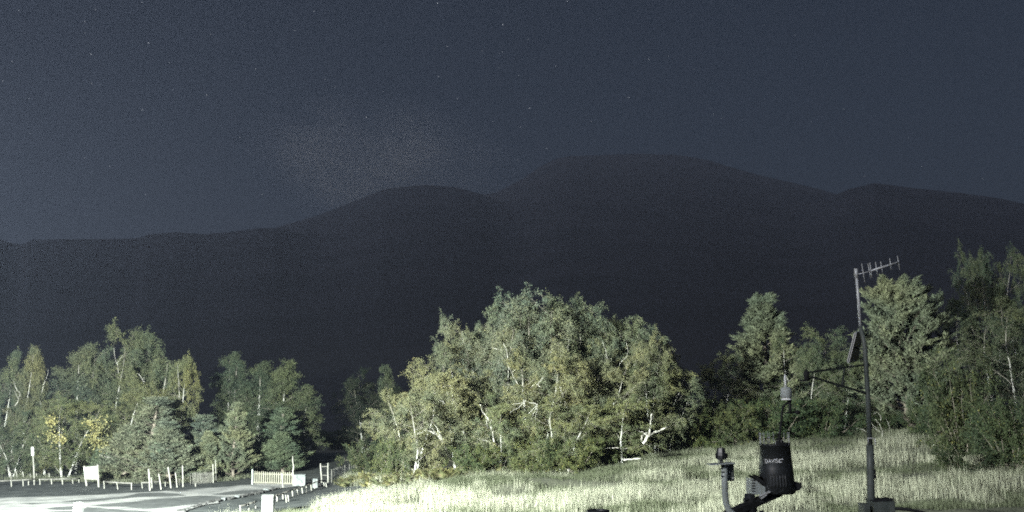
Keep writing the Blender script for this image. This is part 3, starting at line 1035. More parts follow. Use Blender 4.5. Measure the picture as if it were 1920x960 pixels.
# ------------------------------------------------------------------ trees
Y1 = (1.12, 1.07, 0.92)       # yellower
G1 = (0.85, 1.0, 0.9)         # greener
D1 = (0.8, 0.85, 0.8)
TREES = [
    # the wide clump of birches in the middle
    ('birch_tree', 'broad_c', 778, 868, 56, 702, 78, 'low birch with pale fanned stems at the left end of the big clump', Y1, 0.6),
    ('birch_tree', 'dome_b', 856, 862, 58, 645, 78, 'birch with bare white branching stems left of the dark hollow in the clump', (1.1, 1.05, 0.9), 1.9),
    ('birch_tree', 'dome_a', 918, 858, 61, 580, 74, 'tall birch forming the left shoulder of the big clump', (1, 1, 1), 2.4),
    ('birch_tree', 'dome_b', 968, 855, 63, 556, 86, 'tall grey-green birch left of the clump\'s highest top', (1, 1, 1), None),
    ('birch_tree', 'dome_a', 1050, 855, 64, 546, 86, 'highest birch at the top of the big rounded clump', (0.95, 1, 1), None),
    ('birch_tree', 'dome_b', 1124, 852, 64, 566, 76, 'tall birch forming the right shoulder of the big clump', (0.95, 1, 0.95), None),
    ('birch_tree', 'broad_b', 1010, 865, 57.5, 655, 90, 'olive birch in the front middle of the clump with bare twigs hanging', (1.12, 1.05, 0.85), 3.0),
    ('birch_tree', 'dome_a', 1105, 862, 58, 650, 90, 'yellowish leafy birch in the front of the clump, below its highest top', Y1, None),
    ('birch_tree', 'dome_a', 1190, 845, 62, 622, 68, 'birch on the sloping right side of the big clump', (1, 1, 0.9), None),
    ('birch_tree', 'broad_a', 1230, 838, 60.5, 678, 66, 'low birch leaning over the pale forked trunk at the right of the clump', (1.05, 1.05, 0.85), 4.0),
    ('birch_tree', 'broad_c', 935, 868, 56.5, 735, 62, 'short birch in front, beside the straight white stem in the dark hollow', (1.0, 1.05, 0.85), None),
    ('birch_tree', 'broad_b', 1060, 872, 55.5, 745, 70, 'short spreading birch at the front foot of the clump above the grass', (1.05, 1.05, 0.8), None),
    ('birch_tree', 'broad_a', 1150, 858, 57.5, 740, 65, 'short birch left of the pale forked trunk, its skirt touching the grass', (1.1, 1.1, 0.8), None),
    ('birch_tree', 'dome_b', 936, 856, 64.5, 575, 70, 'birch filling the left shoulder behind the tall grey-green one', (0.95, 1, 0.97), None),
    ('birch_tree', 'dome_a', 1012, 856, 65.5, 553, 74, 'birch at the back of the clump between its two highest crowns', (0.92, 1, 0.97), None),
    ('birch_tree', 'dome_b', 1096, 855, 65.5, 562, 74, 'birch at the back just right of the highest crown', (0.92, 1, 0.95), None),
    ('birch_tree', 'dome_b', 1088, 855, 66.5, 553, 68, 'birch at the very back, closing the notch right of the highest crown', (0.92, 0.98, 0.95), 3.0),
    ('birch_tree', 'dome_a', 884, 858, 63, 596, 56, 'birch on the outer edge of the clump\'s left shoulder', (0.98, 1, 0.95), 0.4),
    ('birch_tree', 'dome_a', 1166, 850, 65, 580, 66, 'birch filling the right shoulder of the clump from behind', (0.93, 1, 0.95), 1.0),
    ('birch_tree', 'dome_b', 1232, 843, 63.5, 655, 56, 'grey-green birch at the lower right end of the clump\'s outline', (0.9, 0.97, 0.92), None),
    ('birch_tree', 'dome_a', 1262, 842, 62, 720, 48, 'low loose birch at the extreme right of the clump', (0.95, 1, 0.9), None),
    ('broom_bush', 'shrub_b', 748, 872, 56.0, 800, 40, 'low bush standing in for the birch skirt at the far left foot of the big clump, above the bracken', (1.15, 1.1, 0.85), None),  # bushes added in place of the birches' low leafy skirts
    ('broom_bush', 'shrub_a', 890, 882, 55.0, 822, 42, 'low leafy bush at the clump\'s foot just right of the bracken', (1.05, 1.05, 0.8), None),
    ('broom_bush', 'shrub_b', 995, 882, 55.0, 805, 52, 'low leafy bush at the middle of the clump\'s foot', (1.1, 1.08, 0.85), None),
    ('broom_bush', 'shrub_a', 1080, 876, 55.4, 806, 48, 'low bush standing in for the birch skirt left of the thin curved fallen branch', (1.1, 1.1, 0.85), None),
    ('broom_bush', 'shrub_b', 1142, 860, 57.5, 806, 28, 'low bush standing in for the birch skirt between the curved fallen branch and the forked trunk', (1.05, 1.08, 0.85), None),
    # the left wood
    ('birch_tree', 'weeping_a', -45, 880, 76, 640, 70, 'dim birch cut by the left edge of the picture', (0.9, 0.95, 1), None),
    ('birch_tree', 'weeping_b', 12, 880, 75, 655, 42, 'birch with pale leaning stem at the far left of the wood', (0.9, 1, 0.95), None),
    ('birch_tree', 'narrow_a', 45, 880, 73, 648, 28, 'thin birch with bright yellowish top behind the tall box-topped post', Y1, None),
    ('birch_tree', 'narrow_a', 82, 880, 74, 662, 28, 'second thin yellowish birch just left of the broad grey crown', Y1, None),
    ('birch_tree', 'spire_b', 140, 880, 76, 645, 62, 'broad grey-green birch between the thin yellowish ones and the tallest', (0.9, 0.95, 0.95), None),
    ('birch_tree', 'dome_b', 232, 880, 78, 609, 62, 'tallest birch of the left wood with forked white stems', (0.95, 1, 0.9), None),
    ('birch_tree', 'weeping_c', 292, 880, 77, 634, 55, 'tall birch right behind the dark green spruces of the left wood', (0.95, 1, 0.9), None),
    ('birch_tree', 'dome_a', 186, 880, 77, 648, 52, 'grey-green birch just left of the tallest in the left wood', (0.9, 0.97, 0.92), None),
    ('birch_tree', 'weeping_b', 262, 880, 78.5, 620, 50, 'tall birch close behind the tallest in the left wood', (0.92, 1, 0.92), None),
    ('birch_tree', 'weeping_b', 333, 882, 73, 665, 40, 'slim bright weeping birch at the right end of the left wood', (1.15, 1.12, 0.85), None),
    ('birch_tree', 'weeping_a', 255, 882, 72, 700, 55, 'mid-height birch with upright white stems above the dark green spruces', (1.05, 1.05, 0.85), None),
    ('birch_tree', 'broad_b', 135, 886, 70, 735, 72, 'low birch with clusters of yellow leaves beside the white board', (1.05, 1.1, 0.85), None),
    ('birch_tree', 'broad_c', 30, 886, 72, 770, 55, 'low dim birch behind the stakes at the left edge', (0.85, 0.95, 0.9), None),
    ('spruce_tree', 'spruce_a', 278, 890, 68, 745, 72, 'wide dark green spruce with several tops behind the tall leaning stakes', (1, 1, 1), None),
    ('spruce_tree', 'spruce_b', 418, 888, 69, 755, 48, 'pointed green spruce right of the small weathered picket fence', (1.05, 1.05, 0.95), None),
    ('spruce_tree', 'spruce_a', 365, 888, 70.5, 778, 52, 'low bluish spruce behind the small weathered picket fence', (0.9, 0.95, 1), None),
    ('spruce_tree', 'spruce_b', 215, 890, 70.5, 800, 45, 'low dark green spruce right behind the white board', (0.9, 1, 0.9), None),
    # the middle-left group
    ('birch_tree', 'spire_b', 432, 880, 84, 660, 40, 'tall blunt-topped birch at the left of the group behind the gate', (0.75, 0.85, 0.8), None),
    ('birch_tree', 'spire_b', 482, 880, 84, 678, 48, 'broad birch in the middle of the group behind the gate', (0.75, 0.85, 0.78), None),
    ('birch_tree', 'spire_a', 530, 880, 82, 674, 44, 'sharp-topped birch at the right of the group behind the gate', (0.8, 0.9, 0.8), None),
    ('birch_tree', 'spire_a', 566, 880, 82, 722, 34, 'slim lower birch at the right edge of the group, over the stone block', (0.75, 0.85, 0.78), None),
    ('spruce_tree', 'spruce_b', 522, 884, 75, 765, 40, 'green spruce standing right behind the picket gate', (0.85, 0.95, 0.85), None),
    ('spruce_tree', 'spruce_b', 482, 886, 75, 838, 18, 'small young spruce behind the left end of the picket gate', (0.8, 0.9, 0.85), None),
    # dim trees in the gap
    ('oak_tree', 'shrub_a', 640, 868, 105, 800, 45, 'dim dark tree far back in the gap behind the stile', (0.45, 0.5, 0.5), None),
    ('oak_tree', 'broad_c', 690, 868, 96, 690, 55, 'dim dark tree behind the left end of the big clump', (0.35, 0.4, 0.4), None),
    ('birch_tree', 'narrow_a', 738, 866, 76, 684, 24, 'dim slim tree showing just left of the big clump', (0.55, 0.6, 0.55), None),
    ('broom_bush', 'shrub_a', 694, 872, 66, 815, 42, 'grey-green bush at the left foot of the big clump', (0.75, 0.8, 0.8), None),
    # the right wood
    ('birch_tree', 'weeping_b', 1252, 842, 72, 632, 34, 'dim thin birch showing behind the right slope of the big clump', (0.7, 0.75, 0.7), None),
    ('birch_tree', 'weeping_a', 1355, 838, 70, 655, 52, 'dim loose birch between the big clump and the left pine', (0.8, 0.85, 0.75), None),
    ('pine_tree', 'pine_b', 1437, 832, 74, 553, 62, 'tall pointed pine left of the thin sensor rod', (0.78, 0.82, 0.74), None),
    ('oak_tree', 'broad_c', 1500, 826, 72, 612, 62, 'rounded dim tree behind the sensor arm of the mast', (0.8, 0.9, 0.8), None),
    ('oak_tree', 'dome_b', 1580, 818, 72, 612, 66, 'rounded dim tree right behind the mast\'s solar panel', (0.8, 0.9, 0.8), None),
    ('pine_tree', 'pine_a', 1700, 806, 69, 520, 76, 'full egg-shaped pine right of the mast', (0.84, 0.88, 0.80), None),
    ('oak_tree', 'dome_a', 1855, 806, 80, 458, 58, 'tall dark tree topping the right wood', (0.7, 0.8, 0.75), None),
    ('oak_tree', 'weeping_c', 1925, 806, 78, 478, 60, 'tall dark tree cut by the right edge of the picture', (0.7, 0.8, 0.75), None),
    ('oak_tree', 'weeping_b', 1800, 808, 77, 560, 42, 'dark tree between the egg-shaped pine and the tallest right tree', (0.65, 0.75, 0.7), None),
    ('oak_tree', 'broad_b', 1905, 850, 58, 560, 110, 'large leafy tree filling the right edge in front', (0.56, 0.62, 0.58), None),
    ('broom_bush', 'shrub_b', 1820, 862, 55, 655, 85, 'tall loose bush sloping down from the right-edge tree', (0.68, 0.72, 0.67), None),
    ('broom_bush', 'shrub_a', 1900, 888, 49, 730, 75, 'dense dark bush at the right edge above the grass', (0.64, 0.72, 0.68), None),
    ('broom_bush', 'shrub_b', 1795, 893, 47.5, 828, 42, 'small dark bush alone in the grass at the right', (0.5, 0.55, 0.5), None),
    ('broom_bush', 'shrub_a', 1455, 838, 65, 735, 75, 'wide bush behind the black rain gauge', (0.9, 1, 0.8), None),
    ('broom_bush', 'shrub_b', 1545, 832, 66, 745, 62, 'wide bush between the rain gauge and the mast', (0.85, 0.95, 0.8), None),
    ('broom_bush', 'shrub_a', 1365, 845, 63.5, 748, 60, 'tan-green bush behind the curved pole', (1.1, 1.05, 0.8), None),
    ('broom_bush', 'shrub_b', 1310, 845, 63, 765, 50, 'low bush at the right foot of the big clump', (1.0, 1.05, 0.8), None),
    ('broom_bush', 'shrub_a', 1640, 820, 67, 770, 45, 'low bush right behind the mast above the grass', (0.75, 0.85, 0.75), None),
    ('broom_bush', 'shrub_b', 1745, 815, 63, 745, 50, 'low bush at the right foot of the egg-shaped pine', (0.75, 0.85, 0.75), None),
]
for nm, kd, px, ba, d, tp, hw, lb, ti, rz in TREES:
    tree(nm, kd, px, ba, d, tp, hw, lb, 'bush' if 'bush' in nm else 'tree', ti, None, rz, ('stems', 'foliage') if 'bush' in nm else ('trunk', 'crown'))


# bare pale limbs that show through the leaves
def limbs_part(e_name, label, segs, d, mat, cat='dead tree', rk=0.36, seed=1):
    d = d + 0.5
    """a bleached trunk and its limbs, each given by photograph points; distance wobbles along the limb"""
    rng = np.random.default_rng(seed)
    e = None
    for pts, r0, r1 in segs:
        P3 = [at(x, y, d + (j * 0.12) * (1 if rng.uniform() > 0.4 else -1)) for j, (x, y) in enumerate(pts)]
        if e is None:
            first = P3[0].copy()
            e = thing(e_name, label, cat, first)
        fine = []
        for a_, b_ in zip(P3, P3[1:]):
            for k_ in range(3):
                fine.append(a_.lerp(b_, k_ / 3) + Vector(rng.normal(0, 0.018, 3)))
        fine.append(P3[-1])
        rr = [rk * px_size(r0 + (r1 - r0) * j / (len(fine) - 1), d) for j in range(len(fine))]
        bm = bmesh.new()
        tube(bm, [p - first for p in fine], rr, 7)
        obj('limb', bm, mat, e, True)
    return e


limbs_part('forked_trunk', 'thick white forked trunk lying low at the right foot of the clump',
           [([(1206, 831), (1214, 818), (1224, 812), (1236, 808), (1247, 803), (1258, 800)], 4.6, 1.6),
            ([(1216, 818), (1219, 805), (1220, 790), (1222, 776)], 2.8, 1.3), ([(1203, 826), (1204, 818), (1210, 813), (1218, 812)], 3.2, 1.8),
            ([(1214, 816), (1204, 810), (1192, 806), (1186, 796)], 1.4, 0.6), ([(1200, 810), (1196, 802), (1192, 798)], 0.8, 0.5)], 56.4, M['dead_wood'], 'fallen tree', 0.62, seed=3)
limbs_part('bare_stem', 'straight white stem standing in the dark hollow of the clump',
           [([(927, 834), (923, 812), (920, 796), (914, 784), (905, 772), (900, 758)], 3.0, 1.6), ([(918, 794), (925, 780), (928, 770)], 1.2, 0.7),
            ([(914, 786), (912, 776), (916, 766)], 0.9, 0.6), ([(920, 830), (908, 826), (898, 822), (894, 826)], 1.0, 0.6)], 55.0, M['dead_wood'], 'birch stem', seed=4)
limbs_part('bare_stem', 'fan of bare white stems low at the left of the clump',
           [([(836, 842), (828, 826), (818, 812), (808, 800), (796, 792)], 3.0, 1.0), ([(826, 822), (820, 804), (806, 786), (796, 776)], 1.6, 0.7),
            ([(822, 816), (800, 806), (786, 812), (770, 820)], 1.2, 0.6), ([(818, 812), (806, 808), (792, 802), (778, 806)], 1.2, 0.5), ([(832, 834), (824, 812), (816, 792)], 1.4, 0.6)], 54.5, M['dead_wood'], 'birch stem', seed=5)
limbs_part('bare_stem', 'bundle of bare white branches high in the left of the clump',
           [([(842, 772), (834, 756), (824, 744), (812, 736)], 1.8, 0.6), ([(846, 770), (849, 750), (846, 728), (842, 712)], 1.8, 0.6), ([(838, 764), (828, 752), (810, 746), (800, 742)], 1.2, 0.5),
            ([(848, 758), (856, 744), (858, 730)], 1.2, 0.5), ([(846, 770), (840, 750), (838, 735), (832, 722)], 1.3, 0.5), ([(852, 764), (860, 748), (864, 738)], 0.9, 0.4)], 55.0, M['dead_wood'], 'birch stem', seed=6)
limbs_part('bare_stem', 'white forked stem high in the middle of the clump, below its left shoulder',
           [([(972, 724), (965, 710), (960, 698), (954, 688)], 2.2, 1.0), ([(952, 672), (950, 656), (944, 644)], 1.4, 0.7), ([(960, 698), (970, 690), (974, 682)], 0.9, 0.5), ([(944, 658), (930, 654), (920, 652)], 0.8, 0.5),
             ([(955, 690), (950, 680), (952, 668)], 0.9, 0.7)], 57.0, M['dead_wood'], 'birch stem', seed=7)
limbs_part('bare_stem', 'bare twiggy white branches around the dark gap near the top of the clump',
           [([(1012, 652), (1020, 644), (1022, 632), (1030, 610)], 1.3, 0.6), ([(1014, 648), (1002, 645), (990, 640)], 1.0, 0.4), ([(1018, 640), (1008, 634), (1000, 632)], 0.8, 0.4),
            ([(1046, 672), (1056, 666), (1064, 656), (1062, 648)], 1.1, 0.5), ([(1064, 656), (1068, 640), (1060, 630)], 0.9, 0.4)], 59.5, M['dead_wood'], 'birch stem', seed=8)
limbs_part('bare_stem', 'tangle of thin bare twigs hanging at the front middle of the clump',
           [([(1008, 758), (996, 772), (984, 782)], 0.9, 0.4), ([(1008, 758), (1000, 776), (994, 794)], 0.9, 0.4), ([(1008, 758), (1006, 776), (1002, 790)], 0.8, 0.4), ([(986, 752), (972, 764), (956, 774)], 1.0, 0.4),
            ([(986, 752), (974, 756), (960, 758)], 0.8, 0.4), ([(1014, 726), (1004, 720), (994, 728)], 0.9, 0.4), ([(1018, 708), (1010, 718), (1004, 726)], 0.9, 0.5), ([(1008, 758), (990, 754), (984, 750)], 1.0, 0.6)], 54.2, M['dead_wood'], 'birch stem', seed=9)
limbs_part('bare_stem', 'thin white branching stems high on the right side of the clump',
           [([(1142, 712), (1146, 700), (1148, 690), (1146, 672)], 1.7, 0.7), ([(1160, 684), (1168, 676), (1176, 668), (1178, 656), (1174, 640)], 1.3, 0.5), ([(1186, 700), (1190, 684), (1194, 674), (1206, 672)], 1.0, 0.5),
            ([(1140, 680), (1136, 660), (1130, 640)], 1.0, 0.5), ([(1192, 760), (1200, 748), (1206, 736), (1218, 734)], 1.0, 0.5), ([(1198, 764), (1220, 764), (1234, 760), (1246, 756)], 1.3, 0.6)], 58.6, M['dead_wood'], 'birch stem', seed=10)
limbs_part('fallen_branch', 'thin curved white branch lying in the grass below the clump', [([(1112, 845), (1126, 841), (1146, 839), (1160, 840)], 1.2, 0.8)], 55.2, M['dead_wood'], 'fallen branch', 0.7, seed=11)
limbs_part('fallen_log', 'short straight white log lying in the grass right of the curved branch', [([(1169, 862), (1184, 861), (1201, 860)], 1.5, 1.3), ([(1172, 862), (1170, 859)], 0.8, 0.6)], 55.0, M['dead_wood'], 'fallen log', 0.9, seed=12)
limbs_part('bare_stem', 'forked white branches sticking out right of the white board',
           [([(202, 862), (206, 858), (214, 857), (222, 854)], 1.6, 0.9), ([(205, 858), (196, 856), (186, 853)], 1.3, 0.7)], 67.0, M['dead_wood'], 'branch', seed=13)
limbs_part('bare_stem', 'forked white stems in the tallest birch of the left wood',
           [([(222, 700), (219, 682), (215, 668), (213, 650)], 1.3, 0.6), ([(219, 682), (226, 672), (232, 664)], 0.9, 0.5), ([(270, 716), (264, 706), (258, 700)], 1.3, 0.7), ([(336, 746), (336, 720), (334, 700), (333, 684)], 1.1, 0.6)], 71.5, M['dead_wood'], 'birch stem', seed=14)
limbs_part('bare_stem', 'leaning pale stem of the birch at the left edge',
           [([(28, 762), (34, 750), (38, 738), (30, 728), (24, 712)], 1.6, 0.8), ([(34, 748), (30, 740), (28, 732)], 0.9, 0.6), ([(78, 738), (82, 722), (88, 708), (90, 690)], 1.1, 0.5)], 70.5, M['dead_wood'], 'birch stem', seed=15)
limbs_part('bare_stem', 'crooked bare white stems of a dead shrub right of the mast',
           [([(1654, 826), (1654, 808), (1648, 794), (1640, 786)], 1.3, 0.6), ([(1654, 812), (1644, 806), (1634, 800)], 0.8, 0.4), ([(1652, 790), (1652, 780), (1644, 772), (1636, 778)], 1.0, 0.4), ([(1666, 818), (1668, 800), (1662, 786)], 0.8, 0.4),
            ([(1630, 814), (1618, 806), (1604, 802)], 0.7, 0.4), ([(1646, 806), (1632, 790), (1622, 780)], 0.7, 0.4)], 64.0, M['dead_wood'], 'dead shrub', seed=16)

# yellow leaf clusters on the low birch by the board, part of that tree's look
yr = np.random.default_rng(77)
cl = []
for px, py, rr, n_ in ((97, 790, 7, 150), (93, 818, 9, 130), (114, 824, 8, 170), (186, 800, 13, 260), (190, 832, 12, 210), (176, 822, 9, 120), (165, 790, 6, 60)):
    c0 = at(px, py, 67.4)
    s_ = px_size(rr, 67.4)
    cl.append(np.array(c0) + yr.normal(0, 1, (n_, 3)) * np.array([s_ * 0.75, s_ * 0.6, s_ * 0.75]))
cc = np.concatenate(cl)
lv = leaf_quads(yr, cc, 0.14, 0.5)
host = [o_ for o_ in bpy.data.objects if o_.get('label', '').startswith('low birch with clusters')][0]
bpy.context.view_layer.update()
yme = np_mesh('yellow_leaves', lv, np.arange(len(lv)), np.full(len(lv) // 4, 4), M['yellow_leaf'])
yo = link('yellow_leaves', yme, host)
yo.matrix_parent_inverse = host.matrix_world.inverted()
yo['label'] = 'clusters of yellow autumn leaves on the lower boughs'

# bracken at the foot of the clump
def bracken(seed, spots):
    rng = np.random.default_rng(seed)
    vs = []
    for px, py, d in spots:
        p = at(px, py, d)
        z = gz(p.x, p.y)
        nf = rng.integers(5, 9)
        for k_ in range(nf):
            az = rng.uniform(0, 6.28)
            Ln = rng.uniform(0.5, 1.15)
            pts = grow(rng, (p.x + rng.normal(0, .15), p.y + rng.normal(0, .15), z - 0.05), (0.6 * math.cos(az), 0.6 * math.sin(az), 1), Ln, 6, 0.06, -0.16)
            for j in range(10):
                t_ = 0.3 + 0.7 * j / 10
                q_, dd = along(pts, t_)
                dd /= np.linalg.norm(dd)
                sd = np.cross(dd, [0, 0, 1.0])
                sd /= np.linalg.norm(sd) + 1e-9
                ll = 0.30 * (1.05 - t_) + 0.05
                for sg in (-1, 1):
                    u = sd * sg * ll + dd * ll * 0.3 + rng.normal(0, 0.02, 3)
                    wv_ = dd * 0.045
                    vs += [q_ - wv_, q_ + u, q_ + wv_]
    return np.array(vs)


br = random.Random(3)
spots = []
for _ in range(330):
    px = br.gauss(825, 65)
    if not 690 < px < 960:
        continue
    py = 886 - abs(br.gauss(0, 1)) * 8
    spots.append((px, py, 54.4 + (886 - py) * 0.15 + br.uniform(-0.8, 0.8)))
for _ in range(60):
    spots.append((br.uniform(640, 740), br.uniform(876, 888), br.uniform(59, 62)))
bv = bracken(5, spots)
bo = link('bracken', np_mesh('bracken', bv, np.arange(len(bv)), np.full(len(bv) // 3, 3), M['bracken_leaf']))
tag(bo, 'yellow-green bracken spreading at the left foot of the big birch clump', 'bracken', kind='stuff')

# ------------------------------------------------------------------ grass
def grass_mesh(name, x, y, h, wd, green, lean=0.12, seed=1):
    rng = np.random.default_rng(seed)
    n = len(x)
    z = ground_z(x, y) - 0.03
    az = rng.uniform(0, 6.283, n)
    ln = np.abs(rng.normal(0, lean, n)) * h
    lx, ly = np.cos(az) * ln, np.sin(az) * ln
    fa = rng.uniform(-0.9, 0.9, n)
    ox, oy = np.cos(fa) * wd * 0.5, np.sin(fa) * wd * 0.5
    v = np.empty((n, 5, 3))
    v[:, 0] = np.stack([x - ox, y - oy, z], 1)
    v[:, 1] = np.stack([x + ox, y + oy, z], 1)
    mx_, my_ = x + lx * 0.3, y + ly * 0.3
    v[:, 2] = np.stack([mx_ - ox * 0.75, my_ - oy * 0.75, z + h * 0.55], 1)
    v[:, 3] = np.stack([mx_ + ox * 0.75, my_ + oy * 0.75, z + h * 0.55], 1)
    v[:, 4] = np.stack([x + lx, y + ly, z + h], 1)
    b0 = np.arange(n) * 5
    q = np.stack([b0, b0 + 1, b0 + 3, b0 + 2, b0 + 2, b0 + 3, b0 + 4], 1)
    return np_mesh(name, v.reshape(-1, 3), q.ravel(), np.tile([4, 3], n), M['grass'], {'green': np.repeat(green, 5)})


rng = np.random.default_rng(2)
NT = 90000
tx = rng.uniform(-15, 34, NT)
ty = rng.uniform(41, 73, NT) 
ty = 41 + (ty - 41) * rng.uniform(0.35, 1.0, NT)
tz = ground_z(tx, ty)
u_, v_ = pix_of(tx, ty, tz)
keep = (np.abs(u_ - 960) < 1010) & (v_ < 990)
mm = meadow_mask(tx, ty)
dens = fbm(tx / 2.6, ty / 1.3, 61, 4)
dark = sstep(0.46, 0.55, fbm(tx / 5.5, ty / 2.0, 71, 3))          # darker, greener swards
SWARDS = [(830, 903, 75, 9), (880, 922, 60, 7), (1075, 920, 55, 6), (1225, 938, 38, 5), (1320, 914, 45, 7), (1440, 905, 55, 7), (1570, 905, 60, 9), (1660, 880, 75, 9), (1730, 853, 55, 6),
          (1905, 935, 60, 14), (735, 900, 55, 5), (1000, 905, 45, 6), (1160, 904, 60, 5), (960, 930, 40, 5), (1290, 880, 60, 7), (1790, 915, 60, 8), (1530, 935, 50, 6)]
wu, wv = u_ + (fbm(tx / 1.6, ty / 1.6, 91, 3) - 0.5) * 90, v_ + (fbm(tx / 1.6, ty / 1.6, 95, 3) - 0.5) * 14
for a_, b_, c_, d_2 in SWARDS:
    dark = np.maximum(dark, sstep(1.15, 0.6, np.hypot((wu - a_) / c_, (wv - b_) / d_2)))
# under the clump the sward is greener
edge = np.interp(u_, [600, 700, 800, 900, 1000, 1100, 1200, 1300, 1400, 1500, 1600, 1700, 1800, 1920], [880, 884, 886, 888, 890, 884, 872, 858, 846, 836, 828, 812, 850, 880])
edge_green = sstep(30, -8, v_ - edge)
green = np.clip(dark * 0.95 + edge_green * 0.75, 0, 1)
keep &= (rng.uniform(0, 1, NT) < mm * sstep(0.30, 0.60, dens + 0.02)) & (v_ > edge - 14)
tx, ty, green, dens = tx[keep], ty[keep], green[keep], dens[keep]
PB = 8
bx = np.repeat(tx, PB) + rng.normal(0, 0.17, len(tx) * PB)
by = np.repeat(ty, PB) + rng.normal(0, 0.17, len(tx) * PB)
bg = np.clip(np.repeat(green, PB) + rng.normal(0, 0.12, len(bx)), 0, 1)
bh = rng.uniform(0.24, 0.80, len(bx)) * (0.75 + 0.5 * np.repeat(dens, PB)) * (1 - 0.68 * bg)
tall = rng.uniform(0, 1, len(bx)) > 0.93
bh = np.where(tall, bh * 1.35, bh)
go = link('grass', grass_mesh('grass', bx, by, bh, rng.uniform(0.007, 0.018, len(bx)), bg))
tag(go, 'tall dry pale grass covering the sloping meadow', 'grass', kind='stuff')
# thin green sward along the foot of the left wood
NV = 16000
vx = rng.uniform(-48, -20, NV)
vy = rng.uniform(63, 72, NV)
vu, vv = pix_of(vx, vy, ground_z(vx, vy))
kp = (fbm(vx / 2.2, vy / 1.4, 81, 3) > 0.42) & (vy > np.interp(vu, [0, 150, 200, 300, 400, 480], [68.5, 66.5, 64.5, 65, 66.5, 68.5]))
vx, vy = vx[kp], vy[kp]
vo = link('verge_grass', grass_mesh('verge_grass', vx, vy, rng.uniform(0.12, 0.42, len(vx)), rng.uniform(0.015, 0.028, len(vx)), rng.uniform(0.45, 1.0, len(vx)), 0.3, 4))
tag(vo, 'short greenish grass along the foot of the left wood', 'grass', kind='stuff')

# ------------------------------------------------------------------ fences, stakes, boards
def post_between(bm, foot, head, r, n=7):
    f_, h_ = Vector(foot), Vector(head)
    f2 = f_ + (f_ - h_).normalized() * 0.12
    m1 = f_.lerp(h_, 0.5) + Vector((r * 0.3, 0, 0))
    tube(bm, [f2, f_, m1, h_ - (h_ - f_).normalized() * r * 0.5, h_], [r * 1.05, r * 1.05, r, r * 0.92, r * 0.6], n)


def grounded(px, py):
    """the point of the level ground seen at (px, py), lifted to the real ground"""
    p = flat(px, py)
    p.z = gz(p.x, p.y)
    return p


def stake(px0, py0, px1, py1, wpx, label, mat=None, cat='stake', name='wooden_stake', group=None):
    f_ = grounded(px0, py0)
    h_ = at(px1, py1, f_.y)
    bm = bmesh.new()
    r = px_size(wpx, f_.y) * 0.42
    post_between(bm, Vector((0, 0, 0)), h_ - f_, r)
    o_ = obj(name, bm, mat or M['wood'], None, True)
    o_.location = f_
    return tag(o_, label, cat, group)


def beam(bm, a, b_, w_, h_):
    a, b_ = Vector(a), Vector(b_)
    d = b_ - a
    q_ = d.to_track_quat('X', 'Z').to_matrix()
    box(bm, (a + b_) / 2, (d.length, w_, h_), q_)


# tall leaning stakes in front of the left wood
TS = 'tall pale stakes along the road edge'
stake(281, 920, 278.5, 879, 3.4, 'thickest tall pale stake, leftmost of the leaning row by the road', group=TS)
stake(285, 915, 283.5, 895, 2.2, 'short pale stake half hidden beside the thickest one', group=TS)
stake(302, 918, 297.5, 888, 2.6, 'medium pale stake leaning left, next to the thickest one', group=TS)
stake(320.5, 915, 315, 875.5, 3.0, 'tall pale stake that leans left most, in the middle of the row', group=TS)
stake(332, 914, 328.8, 886, 2.4, 'medium pale stake between the two tallest ones', group=TS)
stake(343, 913, 342, 872.5, 2.6, 'upright tall pale stake at the right end of the row', group=TS)
stake(336.5, 910, 336, 897, 1.4, 'thin low grey stake behind the upright tall one', M['wood_dim'], group=TS)
stake(366.8, 912, 365.8, 906, 2.0, 'stump-like short stake below the weathered picket fence', group=TS)
stake(400, 905, 399, 870, 2.2, 'pale post at the right end of the weathered picket fence', cat='post', name='wooden_post')
stake(405, 903, 403.8, 862.5, 2.0, 'tall thin pale post just beyond the weathered picket fence', cat='post', name='wooden_post')
BS = 'short stakes at the back left'
for (a_, b_, c_, d_2, w_, lb) in ((21, 898, 18.5, 884, 2.6, 'first short pale stake from the left edge, bright and thick'), (32, 897, 30.3, 884, 1.8, 'thin short stake second from the left edge'),
                                  (45, 897, 42, 884, 2.4, 'short stake third from the left edge with a stub beside it'), (57, 897.5, 56.4, 888, 1.8, 'low stake just left of the box-topped post'),
                                  (69.5, 896, 67.8, 887.5, 2.0, 'low stake leaning just right of the box-topped post'), (92.5, 895, 91.8, 887, 2.8, 'low broad pale stake alone between box-topped post and board')):
    stake(a_, b_, c_, d_2, w_, lb, group=BS)

# box-topped post
f_ = at(64, 905, 67.4)
f_.z = gz(f_.x, f_.y)
h_ = at(61, 840, f_.y)
e = thing('marker_post', 'tall pale post with a box-shaped head, behind the low fence at the left', 'post', f_)
bm = bmesh.new()
post_between(bm, Vector((0, 0, 0)), h_ - f_, px_size(2.4, f_.y) / 2)
obj('pole', bm, M['wood'], e, True)
bm = bmesh.new()
hv = h_ - f_
dirv = hv.normalized()
rotm = dirv.to_track_quat('Z', 'Y').to_matrix()
box(bm, hv - dirv * px_size(6.5, f_.y), (px_size(4.6, f_.y), px_size(3.2, f_.y), px_size(15.5, f_.y)), rotm)
bevel(bm, 0.02)
obj('box_head', bm, M['white'], e)
bm = bmesh.new()
box(bm, hv + dirv * px_size(1.9, f_.y), (px_size(5.6, f_.y), px_size(4.2, f_.y), 0.05), rotm)
bevel(bm, 0.01)
obj('cap', bm, M['wood'], e)


